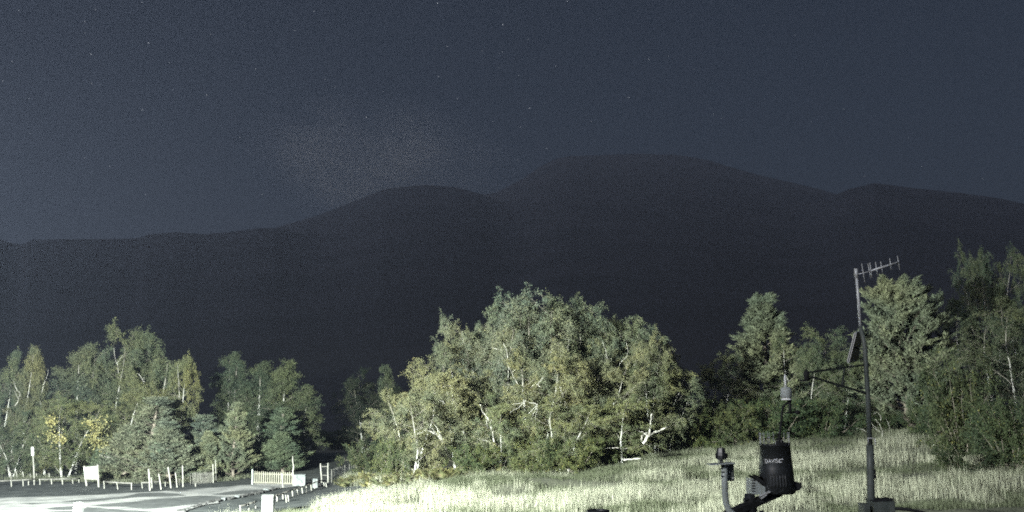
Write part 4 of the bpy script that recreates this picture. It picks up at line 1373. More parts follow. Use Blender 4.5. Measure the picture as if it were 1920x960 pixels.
# low post-and-rail fences
def rail_fence(label, posts, rails, wpx, d_of=None, rail_mat='wood_dim', post_mat='wood', rail_t=0.09):
    e = thing('rail_fence', label, 'fence', grounded(*posts[0][:2]))
    o0 = e.location.copy()
    heads = []
    for (a_, b_, c_, dd) in posts:
        f_ = grounded(a_, b_)
        h_ = at(c_, dd, f_.y)
        heads.append(h_)
        bm = bmesh.new()
        post_between(bm, f_ - o0, h_ - o0, px_size(wpx, f_.y) * 0.42)
        obj('post', bm, M[post_mat], e, True)
    for i0, i1, drop in rails:
        bm = bmesh.new()
        a_, b_ = heads[i0] - o0, heads[i1] - o0
        off = Vector((0.085, 0.0, -drop)) if abs((b_ - a_).y) > abs((b_ - a_).x) else Vector((0, 0.07, -drop))
        ext = (b_ - a_).normalized() * 0.06
        tube(bm, [a_ + off - ext, (a_ + b_) / 2 + off + Vector((0, 0, -0.015)), b_ + off + ext], [rail_t / 2, rail_t / 2 * 1.1, rail_t / 2 * 0.95], 7)
        obj('rail', bm, M[rail_mat], e, True)
    return e


rail_fence('low weathered post-and-rail fence running left of the white board',
           [(-14, 914, -14, 901), (21.5, 912.5, 20.5, 899.5), (43.5, 911.5, 42.5, 898.5), (53.5, 909.5, 52.5, 897.5), (64, 909, 63, 897), (75, 909, 74, 897.5), (97, 908, 96, 897.3), (117.5, 908.5, 115.8, 896.8), (136.5, 907, 135, 896.8), (148, 905, 147.2, 895.8)],
           [(0, 1, .05), (1, 2, .05), (2, 4, .04), (5, 6, .05), (6, 7, .05), (7, 8, .04), (8, 9, .04)], 1.9)
rail_fence('low weathered post-and-rail fence between the white board and the tall stakes',
           [(195.5, 916, 194.5, 902), (221, 918, 218.5, 903.5), (246.5, 918.5, 246, 905), (267, 915.5, 265, 904), (310, 912, 309.5, 900.5)],
           [(0, 1, .04), (1, 2, .04), (3, 4, .04)], 1.8)
FR = [(451, 958.5, 449.5, 947.5), (466.5, 955.5, 464.5, 943.5), (479.5, 953, 477, 939.5), (514, 942.5, 512, 930), (519.5, 940, 518.5, 927), (530.5, 936, 529.3, 924), (536.8, 942.5, 535.4, 928), (541, 940.5, 539.8, 928), (549, 930.5, 547.2, 918),
      (558.3, 928.2, 556.6, 915), (567.3, 925.2, 565.4, 912.2), (575, 923, 574, 909.5), (583.8, 919.3, 582.2, 906.6), (590, 916, 588.8, 903.8), (601, 911.5, 600.4, 901), (608.3, 913.2, 606.6, 904), (612, 913.5, 611, 904.8)]
rail_fence('long low fence of pale posts and dark rail between pale cabinet and stile', FR,
           [(0, 1, .02), (1, 2, .02), (3, 4, .02), (4, 5, .02), (5, 8, .0), (8, 9, .0), (9, 10, .0), (10, 11, .0), (11, 12, .0), (12, 13, .0), (13, 14, .0)], 2.1, None, 'wood_dark', 'wood', 0.08)

# far small fence climbing behind the stile
e = thing('picket_fence', 'dim row of small pickets climbing the slope behind the stile', 'fence', at(622, 886, 66))
o0 = e.location.copy()
for j in range(12):
    px = 622 + j * 4.1
    py = 887.5 - j * 0.95
    p = at(px, py, 66 + j * 0.5)
    z = gz(p.x, p.y)
    hp = at(px + random.uniform(-0.6, 0.6), py - random.uniform(7.5, 10.5), p.y)
    bm = bmesh.new()
    post_between(bm, Vector((p.x, p.y, min(z, hp.z - 0.3))) - o0, hp - o0, 0.028, 6)
    obj('picket', bm, M['wood_dim'], e, True)

# small weathered picket fence
e = thing('picket_fence', 'small fence of narrow weathered pickets between the stakes and the pointed spruce', 'fence', grounded(357, 908))
o0 = e.location.copy()
for j in range(21):
    px = 357.5 + j * 2.05
    f_ = grounded(px, 908.2 - j * 0.17)
    h_ = at(px + random.uniform(-0.5, 0.3), 886.8 - j * 0.09 + random.uniform(-1.2, 1.2), f_.y)
    bm = bmesh.new()
    v3 = h_ - f_
    box(bm, f_ - o0 + v3 * 0.5, (0.058, 0.022, v3.length), v3.to_track_quat('Z', 'Y').to_matrix())
    bevel(bm, 0.006, 1)
    obj('picket', bm, M['wood_old'], e)
for zz in (0.18, 0.62):
    a_, b_ = grounded(356.5, 908.2), grounded(399.5, 904.6)
    bm = bmesh.new()
    beam(bm, a_ - o0 + Vector((0, 0.035, zz)), b_ - o0 + Vector((0, 0.035, zz)), 0.03, 0.06)
    obj('rail', bm, M['wood_dark'], e)

# the picket gate across the road
e = thing('picket_gate', 'yellowish picket gate closing the end of the pale road', 'gate', grounded(473, 908.5))
o0 = e.location.copy()
ga, gb = grounded(474, 908.5), grounded(549, 911.0)
Hg = px_size(24, ga.y)
for j in range(18):
    t_ = (j + 0.8) / 18.4
    p = ga.lerp(gb, t_)
    bm = bmesh.new()
    wdt = 0.072
    tl = random.uniform(-0.03, 0.03)
    box(bm, p - o0 + Vector((0, 0, Hg * 0.56 + tl * 0.3)), (wdt, 0.025, Hg * 0.84 + tl), Matrix.Rotation(random.uniform(-0.02, 0.02) - 0.03, 3, 'Y'))
    bevel(bm, 0.008, 1)
    obj('picket', bm, M['gate_wood'], e)
for zz, hh in ((0.17, 0.06), (0.80, 0.06)):
    bm = bmesh.new()
    beam(bm, ga - o0 + Vector((0.05, 0.045, Hg * zz)), gb - o0 + Vector((-0.05, 0.045, Hg * zz)), 0.05, hh)
    obj('rail', bm, M['gate_wood'], e)
bm = bmesh.new()
beam(bm, ga - o0 + Vector((0.05, 0.0, 0.09)), gb - o0 + Vector((-0.05, 0.0, 0.09)), 0.05, 0.05)
obj('bottom_bar', bm, M['wood_dark'], e)
bm = bmesh.new()
post_between(bm, ga - o0 + Vector((-0.04, 0, 0)), ga - o0 + Vector((-0.08, 0, px_size(27, ga.y))), 0.05)
obj('post', bm, M['galv'], e, True)
stake(530.5, 916, 528, 887, 2.4, 'slim pale post standing in front of the picket gate', cat='post', name='wooden_post')
f_ = grounded(549.5, 912)
bm = bmesh.new()
hp = [at(550, 892, f_.y), at(549.2, 884, f_.y), at(550.6, 875, f_.y), at(549, 866, f_.y), at(548.7, 854.5, f_.y)]
tube(bm, [Vector((0, 0, -0.15)), hp[0] - f_, hp[1] - f_, hp[2] - f_, hp[3] - f_, hp[4] - f_], [0.055, 0.05, 0.05, 0.04, 0.035, 0.022], 7)
o_ = obj('wooden_post', bm, M['wood'], None, True)
o_.location = f_
tag(o_, 'tall crooked pale post between the picket gate and the stone block', 'post')

# pale stone block by the gate
def rock(name, c, s, label, cat, mat, seed, sub=3, amp=0.10, rz=0.0, square=0.6):
    bm = bmesh.new()
    bmesh.ops.create_cube(bm, size=1.0)
    bmesh.ops.subdivide_edges(bm, edges=bm.edges[:], cuts=sub, use_grid_fill=True)
    for v_ in bm.verts:
        n_ = v_.co.normalized() * 0.62
        v_.co = v_.co * square + n_ * (1 - square)
        k_ = mnoise.fractal((v_.co.x * 2.2 + seed, v_.co.y * 2.2, v_.co.z * 2.2), 1.0, 2.0, 3)
        v_.co *= 1 + amp * k_
        v_.co = Vector((v_.co.x * s[0], v_.co.y * s[1], (v_.co.z + 0.5) * s[2]))
    o_ = obj(name, bm, mat)
    o_.location = c
    o_.rotation_euler = (0, 0, rz)
    if label:
        tag(o_, label, cat)
    return o_


p = grounded(562, 911.5)
wx = px_size(21, p.y)
rock('stone_block', p - Vector((0, 0, 0.05)), (wx, wx * 0.8, px_size(21, p.y) + 0.05), 'squarish pale lichened stone block right of the picket gate', 'stone', M['stone'], 3, 5, 0.07, 0.1, 0.88)
p = grounded(590.5, 914)
wx = px_size(9, p.y)
rock('stone_block', p - Vector((0, 0, 0.05)), (wx, wx * 0.9, px_size(15.5, p.y) + 0.05), 'small pale stone post just left of the wooden stile', 'stone', M['stone'], 9, 4, 0.10, 0.2, 0.8)

# stile of two posts and two rungs
e = thing('stile', 'ladder-like wooden stile of two posts and two rungs by the fence end', 'stile', grounded(603, 905))
o0 = e.location.copy()
fa_, ha_ = grounded(603.2, 905), None
fa_ = grounded(603.2, 905)
fb_ = Vector((at(615, 902, fa_.y).x, fa_.y, gz(at(615, 902, fa_.y).x, fa_.y)))
for fx_, pts_ in ((fa_, [(602.8, 896), (601.8, 884), (601, 876), (600.8, 868.8)]), (fb_, [(615, 896), (614.6, 886), (614.8, 876), (614.8, 868)])):
    bm = bmesh.new()
    pp = [fx_ - o0 + Vector((0, 0, -0.12))] + [at(a_, b_, fa_.y) - o0 for a_, b_ in pts_]
    tube(bm, pp, [0.05, 0.048, 0.045, 0.045, 0.038], 8)
    obj('post', bm, M['wood'], e, True)
for yy, xa, xb in ((874.8, 601.3, 614.8), (891.2, 602.3, 614.8)):
    bm = bmesh.new()
    tube(bm, [at(xa, yy, fa_.y + 0.07) - o0, at(xb, yy, fa_.y + 0.07) - o0], 0.032, 7)
    obj('rung', bm, M['wood_dim'], e, True)

# white information board on two legs
f1 = grounded(162.5, 911)
f2 = grounded(185, 915)
e = thing('information_board', 'white board on two pale legs at the edge of the left wood', 'board', f1)
bd = (f2 - f1)
# legs stand upright; the panel spans them
ya = f1.y
fr_ = Vector((at(185, 915, ya - 1.0).x, ya - 1.0, 0))
fr_.z = gz(fr_.x, fr_.y)
fr_ = fr_ - f1
hl = at(157.8, 873.5, ya) - f1
hr = at(183.2, 871.5, ya - 1.0) - f1
for a_, b_ in ((Vector((0, 0, 0)), hl), (fr_, hr)):
    bm = bmesh.new()
    v3 = b_ - a_
    a2 = a_ - v3.normalized() * 0.15
    beam(bm, a2, b_, 0.11, 0.09)
    bevel(bm, 0.012, 1)
    obj('leg', bm, M['wood'], e)


def on_board(u, v):
    """u 0..1 from leg to leg, v 0..1 from the ground to the heads"""
    return (hl * v).lerp(fr_ + (hr - fr_) * v, u)


def board_piece(name, u0, u1, v0, v1, th, off, mat):
    n_ = (fr_.cross(hl)).normalized()
    if n_.y > 0:
        n_ = -n_
    bm = bmesh.new()
    fr4 = [on_board(u0, v0), on_board(u1, v0), on_board(u1, v1), on_board(u0, v1)]
    A = [bm.verts.new(p + n_ * off) for p in fr4]
    B = [bm.verts.new(p + n_ * (off - th)) for p in fr4]
    bm.faces.new(A)
    bm.faces.new(B[::-1])
    for k_ in range(4):
        bm.faces.new((A[k_], B[k_], B[(k_ + 1) % 4], A[(k_ + 1) % 4]))
    bmesh.ops.recalc_face_normals(bm, faces=bm.faces[:])
    return obj(name, bm, mat, e)


board_piece('panel', 0.06, 0.98, 0.42, 0.93, 0.03, 0.10, M['white'])
board_piece('printed_line', 0.10, 0.66, 0.575, 0.605, 0.004, 0.104, M['ink'])
board_piece('rail', -0.02, 1.04, 0.335, 0.40, 0.05, 0.11, M['wood'])
board_piece('top_rail', 0.0, 1.0, 0.935, 0.965, 0.06, 0.10, M['wood_dim'])

# white post with a dark hole, at the bottom left
f_ = flat(145.5, 975)
e = thing('white_post', 'thick white post with a small dark hole standing on the road', 'post', (f_.x, f_.y, RZ))
top = at(145.5, 942, f_.y).z - RZ
wd_ = px_size(14.5, f_.y)
bm = bmesh.new()
box(bm, (0, 0, top / 2), (wd_, wd_ * 0.8, top))
bevel(bm, 0.035, 2)
obj('body', bm, M['white'], e)
bm = bmesh.new()
box(bm, (-wd_ * 0.05, -wd_ * 0.4 - 0.002, top - px_size(12.5, f_.y)), (0.05, 0.012, 0.13))
bevel(bm, 0.005, 1)
obj('slot', bm, M['matte_black'], e)

# pale cabinet behind the grass
f_ = flat(500, 968)
e = thing('utility_cabinet', 'pale grey upright cabinet at the lower end of the low fence', 'cabinet', (f_.x, f_.y, gz(f_.x, f_.y)))
cw = px_size(21, f_.y)
topz = at(499, 929, f_.y).z - e.location.z
bm = bmesh.new()
box(bm, (0, cw * 0.3, topz / 2 - 0.1), (cw, cw * 0.5, topz + 0.2), Matrix.Rotation(-0.02, 3, 'Y'))
bevel(bm, 0.012, 2)
obj('body', bm, M['panel'], e)
bm = bmesh.new()
box(bm, (0, cw * 0.3, topz + 0.012), (cw * 1.04, cw * 0.56, 0.03))
bevel(bm, 0.008, 1)
obj('lid', bm, M['panel'], e)
bm = bmesh.new()
box(bm, (0.006, cw * 0.05 - 0.008, topz * 0.52), (cw * 0.9, 0.016, topz * 0.84))
bevel(bm, 0.006, 1)
dr = obj('door', bm, M['panel'], e)
bm = bmesh.new()
box(bm, (cw * 0.36, cw * 0.05 - 0.026, topz * 0.55), (0.025, 0.02, 0.09))
obj('handle', bm, M['galv'], dr)

# stones edging the road
e = thing('stone_edging', 'broken line of rough stones edging the right side of the pale road', 'edging', flat(430, 936))
o0 = e.location.copy()
line = [(338, 961), (352, 955.5), (366, 951.5), (378, 947.5), (392, 944.5), (400, 942.5), (412, 939.5), (424, 937.5), (432, 937), (444, 934), (456, 931.5), (470, 928.5), (484, 926), (500, 921.5), (512, 919), (524, 916.8)]
sr = random.Random(8)
for j in range(46):
    t_ = j / 45 * (len(line) - 1)
    i0 = min(int(t_), len(line) - 2)
    fx_ = t_ - i0
    px = line[i0][0] * (1 - fx_) + line[i0 + 1][0] * fx_
    py = line[i0][1] * (1 - fx_) + line[i0 + 1][1] * fx_
    if sr.random() < 0.1:
        continue
    p = flat(px + sr.uniform(-1, 1), py + sr.uniform(-0.4, 0.4))
    s_ = sr.uniform(0.13, 0.27)
    r_ = rock('stone', p - o0, (s_ * 1.5, s_, s_ * 0.7), None, None, M['stone_dark'] if sr.random() < 0.85 else M['stone'], j, 2, 0.25, sr.uniform(0, 3), 0.5)
    r_.parent = e

# ------------------------------------------------------------------ weather instruments close to the camera
# J-shaped pole with a black knob
d = 3.9
e = thing('curved_pole', 'grey steel pole bending at its foot, black bolt-like sensor on its flat top plate', 'pole', at(1362, 1010, d))
o0 = e.location.copy()
Q = lambda px, py, dd=d: at(px, py, dd) - o0
bm = bmesh.new()
rp_ = px_size(5.8, d)
tube(bm, [Q(1358, 871), Q(1358.5, 900), Q(1359.5, 925), Q(1361.5, 944), Q(1366.5, 956), Q(1376, 966), Q(1392, 975), Q(1420, 985)], rp_, 20)
obj('tube', bm, M['galv'], e, True)
bm = bmesh.new()
c = Q(1351.5, 869.2)
box(bm, c, (px_size(44, d), 0.085, 0.004), Matrix.Rotation(-0.07, 3, 'Y'))
obj('top_plate', bm, M['galv'], e)
bm = bmesh.new()
box(bm, Q(1371.5, 885) + Vector((0, 0.02, 0)), (px_size(13.5, d), 0.006, px_size(33, d)), Matrix.Rotation(0.0, 3, 'Y'))
bevel(bm, 0.002, 1)
side_p = obj('bracket_plate', bm, M['mast'], e)
bm = bmesh.new()
for px, py in ((1367, 873), (1370, 885.3), (1367.3, 892), (1375.7, 897)):
    cpt = Q(px, py) + Vector((0, 0.015, 0))
    bmesh.ops.create_cone(bm, cap_ends=True, segments=10, radius1=px_size(1.3, d), radius2=px_size(1.1, d), depth=0.006, matrix=Matrix.Translation(cpt) @ Matrix.Rotation(R(90), 4, 'X'))
obj('bolt', bm, M['sensor_white'], side_p)
bm = bmesh.new()
for py in (873, 884.5, 892.5):
    cpt = Q(1353.5, py) - Vector((0, rp_ * 0.95, 0))
    box(bm, cpt, (px_size(5, d), 0.006, 0.004))
obj('slot', bm, M['matte_black'], e)
bm = bmesh.new()
k0 = Q(1352.5, 869)
lathe(bm, [(px_size(3.2, d), 0.0), (px_size(3.2, d), px_size(6.5, d)), (px_size(9.0, d), px_size(7.5, d)), (px_size(9.4, d), px_size(14, d)), (px_size(8.6, d), px_size(20, d)), (px_size(6.6, d), px_size(27.5, d)), (px_size(5.2, d), px_size(28, d))], 8, k0)
kn = obj('knob', bm, M['black_plastic'], e)
bm = bmesh.new()
for sx in (-8.3, 10.5):
    box(bm, k0 + Vector((px_size(sx, d), 0, px_size(14, d))), (px_size(3.2, d), px_size(6, d), px_size(9, d)))
bevel(bm, 0.002, 1)
obj('lug', bm, M['matte_black'], kn)
bm = bmesh.new()
for sx in (-5.5, 8.5):
    tube(bm, [k0 + Vector((px_size(sx, d), -0.01, 0.0)), k0 + Vector((px_size(sx, d), -0.01, px_size(8, d)))], px_size(0.8, d), 8)
obj('bolt', bm, M['galv'], kn, True)

# diagonal arm with clamp
d = 4.35
e = thing('mounting_arm', 'black diagonal arm with a clamp, carrying the rain gauge', 'bracket', at(1405, 975, d))
o0 = e.location.copy()
Q = lambda px, py, dd=d: at(px, py, dd) - o0
bm = bmesh.new()
beam(bm, Q(1362, 966, 4.3), Q(1462, 922, 4.4), 0.05, px_size(13, d))
bevel(bm, 0.004, 1)
obj('arm', bm, M['matte_black'], e)
bm = bmesh.new()
tube(bm, [Q(1408, 1400), Q(1406.5, 960), Q(1405.5, 926)], px_size(9.3, d), 18)
obj('support_post', bm, M['black_plastic'], e, True)
for py in (938, 956):
    bm = bmesh.new()
    lathe(bm, [(px_size(10.3, d), -px_size(4.2, d)), (px_size(12.0, d), -px_size(3.4, d)), (px_size(12.0, d), px_size(3.4, d)), (px_size(10.3, d), px_size(4.2, d))], 18, Q(1406.5, py))
    cl_ = obj('clamp', bm, M['matte_black'], e)
    bm = bmesh.new()
    for sx, yy in ((-11, -3), (-12, 4), (18, 2)):
        cpt = Q(1406.5 + sx, py + yy) + Vector((0, -0.03, 0))
        tube(bm, [cpt + Vector((-px_size(3.4, d), 0, 0)), cpt + Vector((px_size(3.4, d), 0, 0))], px_size(2.2, d), 6)
    obj('bolt', bm, M['black_plastic'], cl_)
bm = bmesh.new()
for k_, (a_, b_) in enumerate((((1421, 929.5), (1441, 921)), ((1424, 934), (1434, 926.5)))):
    beam(bm, Q(*a_) + Vector((0, -0.02, 0)), Q(*b_) + Vector((0, -0.02, 0)), 0.02, px_size(2.2, d))
obj('fin', bm, M['alu'], e)

# rain gauge
d = 4.4
BASEP = (1457, 921)
e = thing('rain_gauge', 'black cone-shaped rain gauge with white lettering, ribs below it and spikes on its rim', 'rain gauge', at(1457, 923, d))
o0 = e.location.copy()
Q = lambda px, py, dd=d: at(px, py, dd) - o0
s1 = px_size(1, d)
rb_, rt_ = 33.0 * s1, 27.2 * s1
zb, zt = 2 * s1, 85 * s1
tilt = Matrix.Rotation(R(-1.0), 3, 'Y')
bm = bmesh.new()
lathe(bm, [(rb_ * 0.9, -2 * s1), (rb_, zb), (rb_ + (rt_ - rb_) * 0.5, (zb + zt) / 2), (rt_, zt - 1.5 * s1), (rt_ + 0.6 * s1, zt - 1.2 * s1), (rt_ + 0.6 * s1, zt), (rt_ - 1.2 * s1, zt), (rt_ - 1.4 * s1, zt - 8 * s1), (rt_ * 0.2, zt - 30 * s1)], 56)
obj('cone', bm, M['black_plastic'], e, False)
for p_ in e.children[0].data.polygons:
    p_.use_smooth = abs(p_.normal.z) < 0.6


def cone_r(z):
    return rb_ + (rt_ - rb_) * (z - zb) / (zt - zb)


def on_cone(ang, z, off=0.0):
    r_ = cone_r(z) + off
    return Vector((r_ * math.sin(ang), -r_ * math.cos(ang), z))


# raised rim parts: one high collar segment at the back right, spikes round the rim
for a0_, a1_, hh in ((-12, 32, 5.0), (58, 112, 3.5), (-95, -60, 1.8)):
    bm = bmesh.new()
    n_ = 8
    A, B = [], []
    for k_ in range(n_ + 1):
        an = R(a0_ + (a1_ - a0_) * k_ / n_)
        A.append(on_cone(an, zt, 0.5 * s1))
        B.append(on_cone(an, zt + hh * s1, 0.2 * s1))
    A2 = [p - Vector((p.x, p.y, 0)).normalized() * 1.6 * s1 for p in A]
    B2 = [p - Vector((p.x, p.y, 0)).normalized() * 1.6 * s1 for p in B]
    ring = [[bm.verts.new(p) for p in row] for row in (A, B, B2, A2)]
    for r0, r1 in zip(ring, ring[1:] + ring[:1]):
        for k_ in range(n_):
            bm.faces.new((r0[k_], r0[k_ + 1], r1[k_ + 1], r1[k_]))
    bm.faces.new([r_[0] for r_ in ring])
    bm.faces.new([r_[-1] for r_ in ring][::-1])
    obj('rim_collar', bm, M['matte_black'], e)
me_spike = None
for k_ in range(16):
    an = R(-80 + k_ * 22.5)
    if me_spike is None:
        bm = bmesh.new()
        tube(bm, [(0, 0, -4 * s1), (0, 0, 24 * s1)], [0.5 * s1, 0.32 * s1], 5)
        sp = obj('spike', bm, M['alu'], e, True)
        me_spike = sp.data
    else:
        sp = link('spike', me_spike, e)
    sp.location = on_cone(an, zt - 2 * s1, -1.0 * s1)
    if -20 < -80 + k_ * 22.5 < 40:
        sp.scale = (1, 1, 0.45)
# hump carrying the rod
bm = bmesh.new()
hx = 8.5 * s1
lathe(bm, [(9.5 * s1, zt - 12 * s1), (9.2 * s1, zt + 2 * s1), (5.2 * s1, zt + 8 * s1), (2.4 * s1, zt + 14 * s1), (1.8 * s1, zt + 18 * s1)], 18, (hx - 2.5 * s1, -rt_ * 0.45, 0))
obj('hump', bm, M['matte_black'], e, True)
# moulded ribs low on the face
for k_ in range(6):
    an = R(-33 + k_ * 9.5)
    bm = bmesh.new()
    n_ = 6
    tube(bm, [on_cone(an, (8 + 26 * j / n_) * s1, 0.0) for j in range(n_ + 1)], [0.6 * s1] + [1.3 * s1] * (n_ - 1) + [0.6 * s1], 8)
    obj('rib', bm, M['black_plastic'], e, True)
# oval window recess round the ribs, drip lines
bm = bmesh.new()
loop = [on_cone(R(-20 + 29 * math.cos(t_)), (21 + 19 * math.sin(t_)) * s1 - 1 * s1, 0.1 * s1) for t_ in np.linspace(math.pi, 2 * math.pi, 20)]
tube(bm, loop, 0.35 * s1, 6)
obj('moulding', bm, M['black_plastic'], e, True)
# lettering wrapped on the cone
fc = bpy.data.curves.new('lettering', 'FONT')
fc.body = 'DAVIS'
fc.size = 1.0
fc.space_character = 1.05
fob = bpy.data.objects.new('lettering_tmp', fc)
C.objects.link(fob)
bpy.context.view_layer.update()
dg = bpy.context.evaluated_depsgraph_get()
tme = bpy.data.meshes.new_from_object(fob.evaluated_get(dg))
bpy.data.objects.remove(fob)
bm = bmesh.new()
bm.from_mesh(tme)
xs_ = [v_.co.x for v_ in bm.verts]
x0, x1 = min(xs_), max(xs_)
ys_ = [v_.co.y for v_ in bm.verts]
y0, y1 = min(ys_), max(ys_)
lw, lh = 23.5 * s1, 7.2 * s1
zc = 52.5 * s1


def wrap(bm, xa, za):
    """flat (x along the face, z up) -> on the cone; x measured from the visible centre line"""
    for v_ in bm.verts:
        r_ = cone_r(v_.co.y)
        v_.co = on_cone(v_.co.x / r_ + xa, v_.co.y, 0.25 * s1)


for v_ in bm.verts:
    v_.co = Vector(((v_.co.x - x0) / (x1 - x0) * lw - 27.5 * s1, (v_.co.y - y0) / (y1 - y0) * lh + zc + ((v_.co.x - x0) / (x1 - x0)) * 1.2 * s1, 0))
bmesh.ops.subdivide_edges(bm, edges=[ed for ed in bm.edges if ed.calc_length() > 2.5 * s1], cuts=2)
wrap(bm, 0, 0)
obj('lettering', bm, M['print'], e)
# arrow-like emblem after the letters
bm = bmesh.new()
for poly in ([(-3.4, 0.4), (-1.6, 0.4), (-0.4, 6.6), (-2.2, 6.6)], [(-2.2, 6.6), (5.8, 7.4), (4.6, 6.0), (-1.0, 5.4)], [(-3.4, 0.4), (2.4, 1.0), (3.2, 2.2), (-2.8, 1.6)]):
    bm.faces.new([bm.verts.new((x_ * s1, y_ * s1 + zc + 1.1 * s1, 0)) for x_, y_ in poly])
wrap(bm, 0, 0)
obj('emblem', bm, M['print'], e)
# base tray
bm = bmesh.new()
tr_ = [(-30, -2), (40.5, -3.0)]
b0 = [Q(1425, 920), Q(1440, 927), Q(1463, 927), Q(1496, 918), Q(1500, 913), Q(1499.5, 904.5), Q(1488, 906)]
front = [bm.verts.new(p + Vector((0, -0.03, 0))) for p in b0]
back = [bm.verts.new(p + Vector((0, 0.14, 0))) for p in b0]
bm.faces.new(front)
bm.faces.new(back[::-1])
for k_ in range(len(b0)):
    bm.faces.new((front[k_], back[k_], back[(k_ + 1) % len(b0)], front[(k_ + 1) % len(b0)]))
bmesh.ops.recalc_face_normals(bm, faces=bm.faces[:])
obj('base_tray', bm, M['matte_black'], e)
# grey-sided solar housing with two black fins at the left
bm = bmesh.new()
hs = [Q(1404, 896), Q(1412, 899), Q(1424, 909), Q(1436, 915), Q(1444, 917), Q(1436, 925), Q(1404, 926)]
A = [bm.verts.new(p + Vector((0, -0.05, 0))) for p in hs]
B = [bm.verts.new(p + Vector((0, 0.05, 0))) for p in hs]
bm.faces.new(A)
bm.faces.new(B[::-1])
for k_ in range(len(hs)):
    bm.faces.new((A[k_], B[k_], B[(k_ + 1) % len(hs)], A[(k_ + 1) % len(hs)]))
bmesh.ops.recalc_face_normals(bm, faces=bm.faces[:])
hs_o = obj('side_housing', bm, M['sensor_grey'], e)
bm = bmesh.new()
for py in (899, 904, 909, 914, 919):
    box(bm, Q(1407, py) + Vector((0, -0.052, 0)), (px_size(6, d), 0.005, 0.0035))
obj('louvre', bm, M['matte_black'], hs_o)
for a_, b_, c_ in (((1403.5, 891.5), (1432, 911.5), (1423, 893)), ((1411.5, 889), (1444, 916), (1433, 897))):
    bm = bmesh.new()
    tri = [Q(*a_), Q(*b_), Q(*c_)]
    A = [bm.verts.new(p + Vector((0, -0.056, 0))) for p in tri]
    B = [bm.verts.new(p + Vector((0, 0.03, 0))) for p in tri]
    bm.faces.new(A)
    bm.faces.new(B[::-1])
    for k_ in range(3):
        bm.faces.new((A[k_], B[k_], B[(k_ + 1) % 3], A[(k_ + 1) % 3]))
    bmesh.ops.recalc_face_normals(bm, faces=bm.faces[:])
    obj('fin', bm, M['matte_black'], e)

# sensor on the thin rod above the gauge
d = 4.34
e = thing('rod_sensor', 'thin bent black rod above the rain gauge bearing a grey sensor with white tip', 'sensor', at(1461, 836, d))
o0 = e.location.copy()
Q = lambda px, py, dd=d: at(px, py, dd) - o0
bm = bmesh.new()
tube(bm, [Q(1460.5, 838), Q(1461, 824), Q(1463, 806), Q(1465, 788), Q(1466, 774), Q(1468.5, 764), Q(1473, 758), Q(1479, 754.5)], [2.0 * s1, 1.7 * s1] + [1.9 * s1] * 6, 10)
obj('rod', bm, M['matte_black'], e, True)
bm = bmesh.new()
tube(bm, [Q(1480, 747), Q(1480.5, 756), Q(1481.5, 766), Q(1481, 775)], [3.6 * s1, 3.2 * s1, 2.4 * s1, 2.6 * s1], 10)
obj('bracket', bm, M['matte_black'], e, True)
bm = bmesh.new()
tube(bm, [Q(1468, 773.5), Q(1482, 774), Q(1492, 773.5)], [1.1 * s1, 1.3 * s1, 1.1 * s1], 8)
obj('side_arm', bm, M['matte_black'], e, True)
bm = bmesh.new()
bmesh.ops.create_uvsphere(bm, u_segments=14, v_segments=8, radius=4.4 * s1, matrix=Matrix.Translation(Q(1495.5, 773)) @ Matrix.Diagonal((1.25, 1, 0.95, 1)))
obj('cup', bm, M['matte_black'], e, True)
bm = bmesh.new()
cz = Q(1474.5, 746)
lathe(bm, [(8.8 * s1, 0), (10.2 * s1, 1.5 * s1), (10.2 * s1, 13 * s1), (9.0 * s1, 17.5 * s1), (6.0 * s1, 19.5 * s1)], 24, cz)
bo_ = obj('sensor_body', bm, M['sensor_grey'], e, True)
bm = bmesh.new()
lathe(bm, [(8.4 * s1, -4.6 * s1), (9.6 * s1, -4.2 * s1), (9.6 * s1, -2.6 * s1), (8.2 * s1, -2.2 * s1), (8.2 * s1, 0.1 * s1)], 24, cz)
obj('collar', bm, M['sensor_white'], e, True)
bm = bmesh.new()
lathe(bm, [(2.4 * s1, 0), (2.3 * s1, 18 * s1), (1.6 * s1, 21 * s1), (1.2 * s1, 25 * s1)], 14, Q(1473, 727.5))
obj('tip', bm, M['sensor_white'], e, True)

# mast with antenna, solar panel and boom
d = 9.0
mx0, my0 = 1632.5, 960.0
e = thing('instrument_mast', 'tall dark steel mast leaning slightly, standing right of the rain gauge', 'mast', at(1633, 1000, d))
o0 = e.location.copy()
Q = lambda px, py, dd=d: at(px, py, dd) - o0
s9 = px_size(1, d)
foot = Q(1635, 1000)
gfoot = Vector((foot.x, 0, gz(o0.x, o0.y) - o0.z))
bm = bmesh.new()
tube(bm, [gfoot, foot, Q(1633, 940), Q(1632, 880), Q(1631.2, 834)], [6.6 * s9] * 5, 18)
obj('lower_tube', bm, M['mast'], e, True)
bm = bmesh.new()
tube(bm, [Q(1631.3, 838), Q(1627, 740), Q(1621.5, 650), Q(1613, 610)], [4.6 * s9, 4.4 * s9, 4.3 * s9, 3.6 * s9], 16)
obj('upper_tube', bm, M['mast'], e, True)
bm = bmesh.new()
tube(bm, [Q(1613.4, 618), Q(1609.5, 560), Q(1605.5, 516)], [2.9 * s9, 2.7 * s9, 2.5 * s9], 14)
obj('top_tube', bm, M['alu'], e, True)
bm = bmesh.new()
tube(bm, [Q(1605.8, 521), Q(1604.6, 504)], [3.7 * s9, 3.5 * s9], 14)
obj('top_cap', bm, M['alu'], e, True)
for px, py, w_ in ((1638.4, 852, 1.6), (1638.6, 868, 1.6), (1638.8, 884, 3.0), (1639.0, 893, 3.4)):
    bm = bmesh.new()
    box(bm, Q(px, py), (w_ * 1.6 * s9, 0.03, (2.2 if w_ < 2 else 8) * s9))
    obj('lug', bm, M['matte_black'], e)
